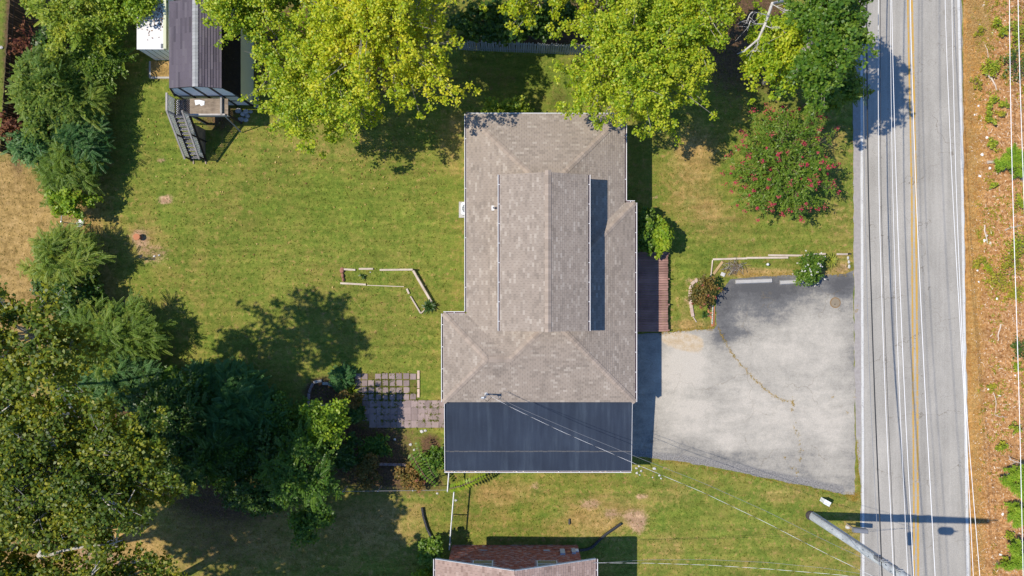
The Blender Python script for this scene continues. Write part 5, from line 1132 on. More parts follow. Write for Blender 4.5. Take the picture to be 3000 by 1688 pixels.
def crown_clumps(r, c, R, nb, per, low=-.35, bough=.42, edge=.72):
    """boughs spread through an ellipsoid; from each bough sprays of leaf clumps reach outward"""
    d = unit(r.normal(0, 1, (nb * 5, 3))); d = d[d[:, 2] > low][:nb]; nb = len(d)
    rad = edge * r.uniform(.40, 1.05, (nb, 1)); B = c + d * rad * R
    B = np.concatenate([B, c + np.array([[0, 0, R[2] * .35]])]); d = np.concatenate([d, [[0, 0, 1.0]]]); nb += 1
    ns = max(1, int(per / 4 * .8)); t = np.array([.12, .3, .48, .66, .83, 1.0])[None, None, :, None]
    q = unit(d[:, None, :] * .75 + r.normal(0, .75, (nb, ns, 3)) * np.array([1, 1, .7]) + np.array([0, 0, .12]))[:, :, None, :]
    ln = bough * 1.35 * r.uniform(.6, 1.25, (nb, ns, 1, 1))
    C_ = B[:, None, None, :] + q * R * ln * t + r.normal(0, .05, (nb, ns, 6, 3)) * R; C_[..., 2] -= (.18 * R[2] * (t * t))[..., 0]
    S_ = np.broadcast_to(1.12 - .5 * t[..., 0], (nb, ns, 6)) * r.uniform(.8, 1.15, (nb, ns, 6))
    return B, C_.reshape(nb, ns * 6, 3), S_.reshape(-1)
def limb(m, a, b, r0, r1, rng, bend=.12, n=4, mi=0):
    a = Vector(a); b = Vector(b); ln = (b - a).length; o = Vector((rng.uniform(-1, 1), rng.uniform(-1, 1), rng.uniform(-.2, .8))) * bend * ln; pts = []
    for k in range(n + 1): t = k / n; pts.append(a.lerp(b, t) + o * (4 * t * (1 - t)) * .5 + Vector((rng.uniform(-1, 1), rng.uniform(-1, 1), rng.uniform(-.5, .5))) * (.03 * ln if 0 < k < n else 0))
    m.tube(pts, [lerp(r0, r1, k / n) for k in range(n + 1)], 7 if r0 > .06 else 4, mi); return pts
def tree(name, label, cat, px, py, z, rx, ry, rz, mat, bark, seed, group=None, kind='broad', nb=14, per=16, N=34, cr=.55, size=.26, trunk=.16, base=None, tint=(.15, .85), bough=.42, edge=.72, low=-.35, twigs=5, frond=(5, 1.0, 7, .16), flowers=None, gap=0.0, tj=.25, droop=.25, leaflen=.22):
    r = np.random.RandomState(seed); rng = random.Random(seed)
    c = np.array(P(px, py, z)); R = np.array([rx, ry, rz]); bp = P(*base) if base else Vector((c[0], c[1], 0)); root = empty(name, label, cat, bp, group)
    B, C_, S_ = crown_clumps(r, c, R, nb, per, low, bough, edge); cl = C_.reshape(-1, 3); cen = np.repeat(B, C_.shape[1], 0) * .75 + c * .25
    tb = r.uniform(tint[0], tint[1], (len(B), 1)); tb = np.repeat(tb, C_.shape[1], 1).ravel()
    if gap: k_ = r.rand(len(cl)) > gap; cl, cen, S_, tb = cl[k_], cen[k_], S_[k_], tb[k_]
    cl[:, 2] = np.maximum(cl[:, 2], .15)
    t0 = np.clip(tb * .55 + r.uniform(tint[0], tint[1], len(cl)) * .45, 0, 1)
    v = Veg(seed + 1)
    if kind == 'broad': v.leaves(cl, max(2, int(N * .5)), cr * S_, size * 1.16, t0, tj=tj)
    elif kind == 'frond': v.fronds(cl, cen, frond[0], frond[1], frond[2], frond[3], t0, droop=droop, leaflen=leaflen)
    elif kind == 'mixed': v.leaves(cl, max(2, int(N * .6)), cr * S_, size * 1.1, t0, tj=tj); v.fronds(cl[::2], cen[::2], frond[0], frond[1], frond[2], frond[3], t0[::2], droop=droop, leaflen=leaflen)
    elif kind == 'needle': v.blades(cl, N, size, .035, t0, lean=1.1)
    v.build('crown', mat, root)
    m = MB(); fork = Vector((c[0], c[1], max(.25, c[2] - rz * .75))); pts = limb(m, bp, fork, trunk, trunk * .7, rng, .05)
    for k, b in enumerate(B):
        s_ = fork.lerp(Vector(c), rng.uniform(0, .5)); limb(m, s_, b, trunk * .45, trunk * .12, rng)
        for j in range(min(twigs, C_.shape[1])): limb(m, Vector(b).lerp(s_, rng.uniform(0, .35)), C_[k, j] + np.array([0, 0, .05]), trunk * .12, .008, rng, n=2)
    m.build('trunk', [bark], root)
    if flowers:
        fm, nf, fs = flowers; q = (cl + unit(cl - c) * np.array([.22, .22, .3]))[5::6]; q = q[np.argsort(-(q[:, 2] + .7 * (q[:, 0] - c[0]) - .25 * (q[:, 1] - c[1]) + 1.1 * np.sin(q[:, 0] * 2.6 + 1.3 * np.sin(q[:, 1] * 2.1)) * np.cos(q[:, 1] * 2.9) + r.normal(0, .9, len(q))))[:nf]]
        f = Veg(seed + 5); f.leaves(q, 26 if nf > 60 else 7, fs * (r.uniform(.35, 1.5, len(q)) if nf > 60 else 1.0), .075, r.uniform(.1, .9, len(q)), flat=.9); f.build('blossom', fm, root)
    return root
GM = 'maples along the back of the yard'
bg_, bw_, bb_ = M['bark_grey'], M['bark_white'], M['bark_brown']
# back row
tree('maple_tree', 'big yellow maple in the middle of the top edge, brightest crown of all', 'tree', 1130, 70, 7.2, 4.3, 4.7, 3.0, L['maple_yellow'], bg_, 11, GM, nb=52, per=17, N=84, cr=.40, size=.125, trunk=.24, bough=.42, tint=(.2, .9), twigs=8, gap=.08, tj=.32)
tree('maple_tree', 'yellow-green maple hanging over the lawn right of the shed', 'tree', 940, 200, 5.6, 3.6, 4.0, 2.6, L['maple_green'], bg_, 12, GM, nb=42, per=16, N=84, cr=.40, size=.125, trunk=.2, bough=.42, tint=(.25, 1.0), twigs=8, gap=.08, tj=.32)
tree('maple_tree', 'green-gold maple whose branches cover the shed roof edge', 'tree', 735, 10, 6.0, 2.8, 2.5, 2.2, L['maple_green'], bg_, 13, GM, nb=24, per=15, N=84, cr=.40, size=.125, trunk=.18, tint=(.3, 1.0), bough=.42, twigs=8, gap=.08, tj=.32)
tree('maple_tree', 'darker maple at the top edge between the shed maple and the yellow maple', 'tree', 930, -60, 5.6, 3.6, 3.4, 2.2, L['mid'], bg_, 14, GM, nb=16, per=14, N=44, cr=.55, size=.2, trunk=.2, tint=(.3, 1.0))
tree('maple_tree', 'yellowish maple branches reaching in over the picket fence', 'tree', 1560, -80, 6.6, 4.6, 3.1, 2.0, L['maple_yellow'], bg_, 15, GM, nb=22, per=14, N=84, cr=.40, size=.125, trunk=.2, tint=(.0, .7), bough=.42, twigs=8, gap=.08, tj=.32)
tree('maple_tree', 'wide lime-green maple overhanging the top right corner of the house roof', 'tree', 1870, 180, 6.6, 3.9, 3.8, 2.6, L['maple_green'], bg_, 16, GM, nb=50, per=16, N=84, cr=.40, size=.125, trunk=.22, bough=.42, tint=(.35, 1.0), twigs=8, gap=.08, tj=.32)
tree('maple_tree', 'lime-green maple at the top edge right of the house maple', 'tree', 2010, 20, 6.4, 3.0, 3.2, 2.3, L['maple_green'], bg_, 17, GM, nb=20, per=15, N=84, cr=.40, size=.125, trunk=.2, tint=(.3, 1.0), bough=.42, twigs=8, gap=.08, tj=.32)
tree('maple_tree', 'light green maple at the top edge, left of the one over the house corner', 'tree', 1760, -10, 6.4, 2.6, 3.2, 2.2, L['maple_green'], bg_, 18, GM, nb=16, per=15, N=84, cr=.40, size=.125, trunk=.18, tint=(.2, .9), bough=.42, twigs=8, gap=.08, tj=.32)
tree('roadside_tree', 'dark green tree at the top right casting its shadow on the road', 'tree', 2420, 95, 9.0, 1.6, 3.0, 3.4, L['mid'], bg_, 19, None, nb=40, per=16, N=46, cr=.42, size=.16, trunk=.2, bough=.44, tint=(.1, .8), gap=.12)
tree('roadside_tree', 'sunlit yellow-green tree left of the dark roadside tree', 'tree', 2275, 150, 5.0, 1.7, 2.9, 2.0, L['maple_green'], bg_, 20, None, nb=22, per=15, N=50, cr=.4, size=.15, trunk=.16, tint=(.25, .95), gap=.25)
tree('roadside_tree', 'bushy green tree below the dark roadside tree, nearest the road', 'tree', 2430, 265, 3.8, 1.8, 1.4, 1.5, L['mid'], bb_, 21, None, kind='mixed', nb=22, per=13, N=26, cr=.45, size=.18, trunk=.12, frond=(3, .6, 8, .06), tint=(.3, 1.0))
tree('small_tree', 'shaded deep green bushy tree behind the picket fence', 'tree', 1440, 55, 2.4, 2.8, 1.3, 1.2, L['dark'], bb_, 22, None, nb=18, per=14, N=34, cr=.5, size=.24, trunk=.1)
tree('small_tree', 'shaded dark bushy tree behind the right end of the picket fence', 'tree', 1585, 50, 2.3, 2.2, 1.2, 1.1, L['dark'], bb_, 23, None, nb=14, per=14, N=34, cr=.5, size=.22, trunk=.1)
tree('shrub', 'low yellow-green shrub against the back wall of the house', 'shrub', 1490, 322, 1.5, 1.9, .65, .8, L['vine'], bb_, 24, None, nb=16, per=12, N=24, cr=.32, size=.16, trunk=.05, gap=.25)
# left boundary thicket
GV = 'thicket along the left boundary'
tree('vine_tree', 'bright green vine-covered tree at the top left beside the shed', 'tree', 360, -20, 2.5, 1.9, 2.2, 1.3, L['lime'], bb_, 31, GV, nb=32, per=14, N=52, cr=.5, size=.13, trunk=.14, tint=(.1, .8))
tree('vine_tree', 'yellow-green vine-covered tree in the top left corner beyond the dark gap', 'tree', 215, 55, 2.7, 2.5, 2.6, 1.5, L['vine'], bb_, 32, GV, kind='mixed', nb=34, per=14, N=46, cr=.5, size=.13, trunk=.14, frond=(2, .7, 7, .1), tint=(.15, .9))
tree('vine_tree', 'mixed green tree with bare twigs left of the white outbuilding', 'tree', 290, 165, 1.5, 1.8, 1.7, 0.8, L['mid'], M['bark_grey'], 33, GV, kind='mixed', nb=28, per=14, N=44, cr=.45, size=.13, trunk=.12, frond=(2, .7, 7, .1), twigs=8, tint=(.4, 1.0))
tree('mimosa_tree', 'feathery green mimosa above the middle of the left thicket, right of the pale stems', 'tree', 228, 295, 1.6, 1.45, 2.1, 0.8, L['feather'], bb_, 34, GV, kind='frond', nb=34, per=16, trunk=.1, frond=(5, .66, 9, .066), tint=(.1, 1.0), leaflen=.17)
tree('mimosa_tree', 'feathery green mimosa with pale stems beside the board fence', 'tree', 140, 275, 2.3, 1.9, 2.6, 1.1, L['feather'], bg_, 35, GV, kind='mixed', nb=34, per=16, trunk=.1, N=24, cr=.45, size=.14, frond=(5, .66, 9, .066), tint=(.0, .8), leaflen=.17)
tree('mimosa_tree', 'dark blue-green mimosa at the right of the left thicket over the lawn edge', 'tree', 235, 410, 1.5, 1.45, 1.8, 0.8, L['teal'], bb_, 36, GV, kind='frond', nb=30, per=16, trunk=.09, frond=(5, .66, 9, .066), tint=(.0, .8), leaflen=.17)
tree('mimosa_tree', 'drooping olive-green mimosa with white stem at the lower end of the thicket', 'tree', 190, 485, 1.6, 1.5, 2.2, 0.8, L['feather'], bg_, 37, GV, kind='frond', nb=32, per=16, trunk=.1, frond=(5, .66, 9, .066), tint=(.0, .7), droop=.4, leaflen=.17)
tree('shrub', 'bushy blue-green shrub just below the red stems at the left edge', 'shrub', 90, 430, 1.7, 1.5, 1.0, .9, L['teal'], bb_, 38, None, kind='mixed', nb=18, per=12, N=22, cr=.4, size=.17, trunk=.06, frond=(4, .6, 9, .07), tint=(.2, 1.0))
tree('shrub', 'bright green bush at the foot of the thicket above the chain-link fence', 'shrub', 208, 590, 1.5, 1.25, .8, .9, L['lime'], bb_, 39, None, nb=14, per=12, N=28, cr=.4, size=.17, trunk=.06)
tree('shrub', 'red-leaved sumac shrub beside the lower end of the board fence', 'shrub', 35, 370, 1.7, .9, 1.1, .8, L['red'], M['twig_red'], 40, None, nb=12, per=8, N=14, cr=.35, size=.15, trunk=.05, twigs=8)
tree('shrub', 'bare red-stemmed sumac shrub in the dark gap near the top of the board fence', 'shrub', 70, 120, 1.9, .9, 1.5, .8, L['red'], M['twig_red'], 41, None, nb=14, per=8, N=3, cr=.35, size=.15, trunk=.06, twigs=8)
tree('shrub', 'reddish shrub tucked between the mimosas near the board fence', 'shrub', 105, 385, 1.5, .8, .6, .6, L['red'], M['twig_red'], 42, None, nb=8, per=8, N=14, cr=.35, size=.15, trunk=.05, twigs=8)
tree('shrub', 'dark ivy-leaved shrub filling the shade behind the red stems', 'shrub', 125, 160, 1.4, 1.0, 1.6, .9, L['dark'], bb_, 43, None, nb=12, per=12, N=30, cr=.4, size=.18, trunk=.06)
tree('mimosa_tree', 'small yellowish mimosa standing at the lower end of the left chain-link fence', 'tree', 175, 755, 1.8, 2.0, 1.8, 0.8, L['feather'], bb_, 44, None, kind='frond', nb=24, per=16, trunk=.08, frond=(5, .66, 9, .066), tint=(.3, 1.0), droop=.3, leaflen=.17)
tree('shrub', 'dark glossy ivy mound under the small mimosa', 'shrub', 210, 865, 1.7, 1.25, 2.0, 1.1, L['dark'], bb_, 45, None, nb=20, per=13, N=30, cr=.4, size=.16, trunk=.06, tint=(.2, 1.0))
tree('shrub', 'leafy green strip of ivy on the right flank of the dark mound', 'shrub', 265, 850, .9, .5, 1.9, .6, L['mid'], bb_, 46, None, nb=12, per=10, N=24, cr=.3, size=.14, trunk=.04)
GL = 'thicket in the lower left'
tree('mimosa_tree', 'large feathery green mimosa casting a streaked shadow on the lawn, left middle', 'tree', 330, 985, 1.9, 2.3, 2.1, 1.0, L['feather'], bb_, 51, GL, kind='frond', nb=44, per=16, trunk=.12, frond=(5, .66, 9, .066), tint=(.0, .85), leaflen=.17)
tree('mimosa_tree', 'blue-green mimosa just below the large feathery one, darker', 'tree', 345, 1105, 1.7, 2.3, 1.6, 0.9, L['teal'], bb_, 52, GL, kind='frond', nb=34, per=16, trunk=.1, frond=(5, .66, 9, .066), tint=(.1, .9), leaflen=.17)
tree('mimosa_tree', 'dark teal mimosa in the middle of the lower left thicket', 'tree', 690, 1230, 2.2, 2.7, 2.4, 1.0, L['teal'], bb_, 53, GL, kind='frond', nb=42, per=16, trunk=.12, frond=(6, .78, 7, .135), tint=(.0, .7), leaflen=.2)
tree('mimosa_tree', 'teal mimosa at the upper tip of the lower left thicket under the lone shadow', 'tree', 640, 1135, 1.6, 1.6, 1.1, 0.7, L['teal'], bb_, 54, GL, kind='frond', nb=16, per=16, trunk=.08, frond=(6, .78, 7, .135), tint=(.1, .9), leaflen=.2)
tree('shrub', 'bright green leafy bush between the two groups of mimosas', 'shrub', 490, 1120, 1.6, 1.5, 1.2, 0.9, L['mid'], bb_, 55, GL, nb=24, per=12, N=28, cr=.4, size=.16, trunk=.06, tint=(.3, 1.0))
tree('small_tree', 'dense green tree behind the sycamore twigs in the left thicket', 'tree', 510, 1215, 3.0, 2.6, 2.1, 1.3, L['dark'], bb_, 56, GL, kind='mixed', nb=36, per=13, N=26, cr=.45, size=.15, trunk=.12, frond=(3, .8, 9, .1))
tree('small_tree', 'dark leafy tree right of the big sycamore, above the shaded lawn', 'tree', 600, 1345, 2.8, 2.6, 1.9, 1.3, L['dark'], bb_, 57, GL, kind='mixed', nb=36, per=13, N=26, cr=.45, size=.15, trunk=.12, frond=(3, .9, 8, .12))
tree('small_tree', 'round green bush-like tree with light tips below the brick-edged bed', 'tree', 945, 1240, 3.8, 1.55, 1.35, 0.9, L['lime'], bb_, 58, GL, nb=22, per=13, N=32, cr=.42, size=.15, trunk=.1, tint=(.1, .6))
tree('small_tree', 'green tree jutting onto the shaded lawn right of the thicket', 'tree', 880, 1390, 4.6, 2.0, 2.0, 1.2, L['mid'], bb_, 59, GL, kind='mixed', nb=34, per=13, N=30, cr=.42, size=.14, trunk=.12, frond=(2, .7, 8, .09), tint=(.0, .55))
tree('small_tree', 'lowest green tree of the thicket, its tip hanging over the shaded lawn', 'tree', 905, 1535, 3.8, 1.2, 1.3, 1.0, L['mid'], bb_, 60, GL, nb=18, per=12, N=28, cr=.4, size=.16, trunk=.1, tint=(.1, .9))
tree('small_tree', 'dark tree between the teal mimosa and the jutting green tree', 'tree', 790, 1325, 2.6, 1.9, 1.8, 1.1, L['dark'], bb_, 61, GL, nb=28, per=13, N=32, cr=.42, size=.15, trunk=.1)
tree('small_tree', 'dark tree above the shaded bottom lawn, left of the jutting tree', 'tree', 750, 1440, 2.8, 2.1, 1.4, 1.0, L['dark'], bb_, 62, GL, nb=26, per=13, N=32, cr=.42, size=.15, trunk=.1, tint=(.1, .9))
# sycamores
GS = 'sycamores at the lower left'
tree('sycamore_tree', 'sparse sycamore at the left edge with gaps showing dry grass', 'tree', 60, 985, 13.3, 3.5, 3.1, 1.9, L['olive'], bw_, 71, GS, nb=36, per=12, N=34, cr=.42, size=.17, trunk=.1, bough=.3, edge=.8, tint=(.1, 1.0), base=(250, 1250, 0))
BIG = tree('sycamore_tree', 'big olive sycamore with white limbs filling the bottom left corner', 'tree', 215, 1395, 11.8, 5.2, 3.6, 2.4, L['olive'], bw_, 72, GS, nb=100, per=15, N=52, cr=.46, size=.15, trunk=.26, bough=.28, edge=.82, tint=(.0, .9), base=(330, 1600, 0), gap=.1)
tree('sycamore_tree', 'olive sycamore whose crown is cut off by the bottom edge near the left corner', 'tree', 270, 1760, 12.0, 4.4, 2.9, 2.3, L['olive'], bw_, 73, GS, nb=64, per=14, N=52, cr=.5, size=.15, trunk=.26, bough=.3, edge=.8, tint=(.1, 1.0), gap=.15, base=(420, 1720, 0))
tree('sycamore_tree', 'sunlit yellowish sycamore branches at the left edge below the middle', 'tree', 20, 1270, 8.0, 2.0, 2.6, 1.6, L['olive'], bw_, 74, GS, nb=26, per=13, N=38, cr=.45, size=.16, trunk=.18, tint=(.3, 1.0), gap=.15)
tree('sycamore_tree', 'tall sycamore beyond the bottom edge whose dappled shadow covers the shaded lawn', 'tree', 430, 1930, 11.5, 4.8, 3.0, 2.2, L['olive'], bw_, 75, GS, nb=40, per=13, N=36, cr=.5, size=.26, trunk=.26, bough=.3, gap=.22, base=(430, 1780, 0))
tree('sycamore_tree', 'sycamore beyond the bottom edge left of the brick house, seen by its shadow', 'tree', 720, 1935, 11.0, 4.2, 2.4, 1.9, L['olive'], bw_, 76, GS, nb=32, per=13, N=32, cr=.5, size=.26, trunk=.24, bough=.3, gap=.25, base=(700, 1790, 0))
tree('sycamore_tree', 'sycamore beyond the bottom left corner, seen by its shadow streaks', 'tree', 60, 1960, 12.0, 4.4, 3.2, 2.2, L['olive'], bw_, 77, GS, nb=34, per=13, N=34, cr=.5, size=.26, trunk=.26, bough=.3, gap=.2, base=(40, 1800, 0))
tree('sycamore_tree', 'sycamore crown in the very bottom left corner below the white limbs', 'tree', -60, 1750, 12.0, 4.6, 3.6, 2.3, L['olive'], bw_, 78, GS, nb=56, per=13, N=34, cr=.46, size=.2, trunk=.26, bough=.3, gap=.12, base=(-100, 1600, 0))
tree('sycamore_tree', 'sycamore beyond the left bottom corner, known by its shade on the lower lawn', 'tree', -330, 1730, 12.0, 4.4, 3.4, 2.2, L['olive'], bw_, 79, GS, nb=34, per=13, N=34, cr=.5, size=.26, trunk=.26, bough=.3, gap=.15, base=(-330, 1500, 0))
tree('small_tree', 'mid-green leafy tree at the upper edge of the thicket left of the teal mimosa', 'tree', 560, 1170, 2.2, 1.7, 1.3, .9, L['mid'], bb_, 127, GL, nb=22, per=13, N=30, cr=.42, size=.14, trunk=.08, tint=(.1, .9))
tree('small_tree', 'mid-green leafy tree at the lower edge of the teal mimosa', 'tree', 660, 1345, 2.6, 1.9, 1.5, 1.0, L['mid'], bb_, 128, GL, nb=24, per=13, N=30, cr=.42, size=.14, trunk=.08, tint=(.0, .8))
tree('small_tree', 'mid-green leafy tree between the teal mimosa and the round light-tipped tree', 'tree', 835, 1225, 2.4, 1.5, 1.4, .9, L['mid'], bb_, 129, GL, nb=20, per=13, N=30, cr=.42, size=.14, trunk=.08, tint=(.0, .8))
tree('shrub', 'leafy ivy bush joining the dark mound to the large feathery mimosa', 'shrub', 275, 915, 1.0, 1.1, 1.0, .7, L['mid'], bb_, 130, None, nb=16, per=11, N=30, cr=.38, size=.14, trunk=.04, tint=(.0, .7))
tree('shrub', 'leafy bush joining the small yellowish mimosa to the dark ivy mound', 'shrub', 150, 830, 1.0, 1.1, .9, .7, L['dark'], bb_, 131, None, nb=16, per=11, N=30, cr=.38, size=.14, trunk=.04)
tree('sycamore_tree', 'sycamore mostly beyond the left edge, just below the sparse one', 'tree', -100, 1125, 12.0, 3.1, 2.7, 1.8, L['olive'], bw_, 80, GS, nb=30, per=13, N=36, cr=.45, size=.17, trunk=.1, bough=.3, gap=.15, base=(-60, 1200, 0))
tree('shrub', 'leafy green bush joining the lower thicket to the left mimosa', 'shrub', 250, 1150, 1.4, 2.0, 1.4, .9, L['mid'], bb_, 125, None, nb=24, per=12, N=30, cr=.45, size=.14, trunk=.05, tint=(.1, .9))
tree('small_tree', 'mid-green tree filling the thicket between the teal mimosa and the sycamore', 'tree', 430, 1290, 2.8, 2.2, 1.8, 1.2, L['mid'], bb_, 126, GL, kind='mixed', nb=28, per=13, N=30, cr=.45, size=.14, trunk=.1, frond=(3, .7, 9, .07), tint=(.0, .8))
tree('shrub', 'low dark undergrowth bush between the left thicket mimosas', 'shrub', 160, 380, 0.9, 1.8, 2.4, 0.7, L['dark'], bb_, 120, None, nb=24, per=12, N=30, cr=.45, size=.16, trunk=.05)
tree('shrub', 'low dark undergrowth bush beneath the top left vine trees', 'shrub', 240, 190, 0.9, 1.7, 1.5, 0.7, L['mid'], bb_, 121, None, nb=24, per=12, N=30, cr=.45, size=.16, trunk=.05)
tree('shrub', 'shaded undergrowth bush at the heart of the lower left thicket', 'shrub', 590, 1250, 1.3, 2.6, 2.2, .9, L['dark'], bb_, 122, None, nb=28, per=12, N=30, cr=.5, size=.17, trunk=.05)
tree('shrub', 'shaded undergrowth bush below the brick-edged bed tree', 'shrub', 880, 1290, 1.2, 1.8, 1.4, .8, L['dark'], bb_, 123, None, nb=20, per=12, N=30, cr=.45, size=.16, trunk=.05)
tree('shrub', 'green undergrowth at the foot of the feathery mimosa, lower left', 'shrub', 430, 1150, 1.2, 1.8, 1.3, .8, L['mid'], bb_, 124, None, nb=20, per=12, N=28, cr=.45, size=.15, trunk=.05, tint=(.2, .9))
# crepe myrtle and garden shrubs
tree('crepe_myrtle', 'large round crepe myrtle dotted with pink blossom on the front lawn', 'flowering tree', 2292, 484, 2.4, 3.35, 3.25, 1.8, L['mid'], bb_, 81, None, kind='mixed', nb=74, per=14, N=24, cr=.33, size=.11, trunk=.12, bough=.34, edge=.72, low=-.15, frond=(3, .5, 9, .05), tint=(.5, 1.0), flowers=(L['pink'], 420, .15), leaflen=.16)
tree('shrub', 'dark green shrub in the shade of the house above the deck', 'shrub', 1890, 678, 1.3, .75, 1.2, .9, L['mid'], bb_, 82, None, nb=24, per=12, N=30, cr=.3, size=.17, trunk=.06, tint=(.5, 1.0))
tree('shrub', 'sunlit bright green shrub at the top end of the deck', 'shrub', 1938, 688, 1.3, .58, 1.0, .8, L['lime'], bb_, 83, None, nb=18, per=12, N=30, cr=.28, size=.17, trunk=.06, tint=(.2, 1.0))
tree('rose_bush', 'rose bush with red blooms in the pink-edged bed left of the driveway', 'rose bush', 2066, 852, .9, 1.0, 1.0, .7, L['rust'], bb_, 84, None, nb=20, per=10, N=16, cr=.26, size=.11, trunk=.04, twigs=7, flowers=(L['redflower'], 7, .08), tint=(.0, .7))
tree('rose_bush', 'dense dark rose bush with white flowers at the edge of the driveway', 'rose bush', 2376, 790, .9, .85, 1.0, .75, L['mid'], bb_, 85, None, nb=22, per=10, N=22, cr=.25, size=.11, trunk=.04, twigs=7, flowers=(L['whiteflower'], 22, .05), tint=(.1, .9))
def spiky(label, px, py, n, L_, wd, mat, seed, lean=.9, name='spiky_plant'):
    root = empty(name, label, 'plant', P(px, py)); v = Veg(seed); v.blades(np.array([P(px, py, .05)]), n, L_, wd, np.array([.5]), lean=lean); v.build('leaves', mat, root); return root
spiky('yellow-green yucca tuft beside the white-flowered bush', 2432, 762, 90, .62, .045, L['yucca'], 90)
spiky('dark green strappy plant at the lower corner of the bent garden bed', 1258, 897, 70, .6, .10, L['hosta'], 91)
spiky('small dark tuft inside the bent garden bed', 1063, 808, 24, .3, .06, L['hosta'], 92)
spiky('small leafy sprout beside the bricks in the pink-edged bed', 2065, 921, 24, .4, .05, L['hosta'], 93)
spiky('bright green feathery plant right of the brick-edged bed', 1032, 1145, 90, .75, .05, L['vine'], 94)
GB = 'planting in the shaded border'
tree('shrub', 'dark blue-green shrub above the brick-edged bed', 'shrub', 1005, 1108, 0.4, 0.55, 0.4, 0.3, L['teal'], bb_, 95, GB, kind='frond', nb=12, per=9, trunk=.04, frond=(5, .5, 6, .12), tint=(.0, .7))
tree('shrub', 'bronze and green low shrub between the brick-edged bed and the patio', 'shrub', 1020, 1185, .8, 1.0, .7, .5, L['rust'], bb_, 96, GB, nb=14, per=10, N=20, cr=.28, size=.13, trunk=.04)
tree('shrub', 'shaded green shrub left of the patio corner', 'shrub', 1045, 1215, .8, .7, .5, .5, L['dark'], bb_, 97, GB, nb=10, per=10, N=24, cr=.28, size=.14, trunk=.04)
tree('shrub', 'soft green ground-hugging shrub in the shaded border', 'shrub', 1110, 1305, .5, 1.1, .7, .35, L['mid'], bb_, 98, GB, nb=16, per=10, N=26, cr=.26, size=.12, trunk=.03, tint=(.1, .8))
tree('shrub', 'brown-green azalea at the left of the block edging', 'shrub', 1075, 1380, 1.0, .9, 1.0, .6, L['rust'], bb_, 99, GB, nb=14, per=10, N=20, cr=.3, size=.13, trunk=.05, tint=(.0, .6))
tree('shrub', 'azalea with red leaves on the right of the block edging', 'shrub', 1205, 1395, 1.0, 1.0, .9, .6, L['rust'], bb_, 100, GB, nb=16, per=10, N=20, cr=.3, size=.13, trunk=.05, flowers=(L['redflower'], 6, .12), tint=(.2, 1.0))
tree('shrub', 'leafy green shrub against the flat roof corner', 'shrub', 1275, 1345, 1.0, .9, .7, .6, L['mid'], bb_, 101, GB, nb=14, per=10, N=24, cr=.3, size=.15, trunk=.05)
tree('shrub', 'deep green plant mass at the lower left of the shaded border', 'shrub', 1010, 1330, 1.0, 1.1, 1.0, .6, L['dark'], bb_, 102, GB, nb=16, per=10, N=26, cr=.3, size=.15, trunk=.05)
tree('shrub', 'bush against the left wall of the brick house', 'shrub', 1268, 1622, 1.6, .85, 1.0, .9, L['mid'], bb_, 103, None, nb=18, per=12, N=28, cr=.34, size=.15, trunk=.06, tint=(.2, 1.0))
tree('shrub', 'bright green bush at the bottom edge left of the brick house', 'shrub', 1245, 1690, 1.2, .8, .6, .7, L['lime'], bb_, 104, None, nb=12, per=11, N=28, cr=.34, size=.15, trunk=.05)
# tree of heaven sprays at the flat roof corner
def spray(label, pts, nl, lw, ll, mat, seed):
    """one long pinnate leaf"""
    W_ = [np.array(P(*p)) for p in pts]; root = empty('pinnate_spray', label, 'plant', P(pts[0][0], pts[0][1], 0)); v = Veg(seed); r = v.r; m = MB(); m.tube([Vector(w_) for w_ in W_], [.02] * (len(W_) - 1) + [.006], 5); m.tube([P(pts[0][0], pts[0][1], 0), Vector(W_[0])], .03, 6)
    q = np.linspace(0, len(W_) - 1, nl); A_ = np.array(W_); pos = np.stack([np.interp(q, range(len(W_)), A_[:, k]) for k in range(3)], 1); d = unit(np.gradient(pos, axis=0)); sd = unit(np.cross(d, [0, 0, 1.0]))
    for sg in (1, -1):
        ax = unit(sd * sg + d * .35 + np.array([0, 0, -.15])); ln = ll * (1 - .5 * np.linspace(0, 1, nl) ** 2) * r.uniform(.85, 1.1, nl); V, F = leaf_quads(pos + ax * (ln * .5)[:, None], ax, unit(np.array([0, 0, 1.0]) + r.normal(0, .2, (nl, 3))), ln, np.full(nl, lw)); v.push(V, F, r.uniform(.2, .9, nl))
    v.build('leaves', mat, root); m.build('stem', [bb_], root)
spray('long feather-shaped leaf reaching from the fence corner over the lower lawn', [(1318, 1432, 1.2), (1350, 1424, 1.6), (1385, 1410, 1.7), (1418, 1394, 1.5)], 15, .17, .42, L['lime'], 110)
spray('long feather-shaped leaf over the red azalea', [(1205, 1330, 1.4), (1225, 1365, 1.7), (1245, 1395, 1.7), (1275, 1420, 1.5)], 14, .17, .42, L['mid'], 111)
spray('short feather-shaped leaf by the flat roof corner', [(1275, 1400, 1.3), (1262, 1380, 1.5), (1245, 1345, 1.5)], 10, .14, .36, L['mid'], 112)
spray('feather-shaped leaf between the azaleas', [(1215, 1345, 1.1), (1230, 1330, 1.3), (1222, 1300, 1.2)], 9, .14, .34, L['mid'], 113)
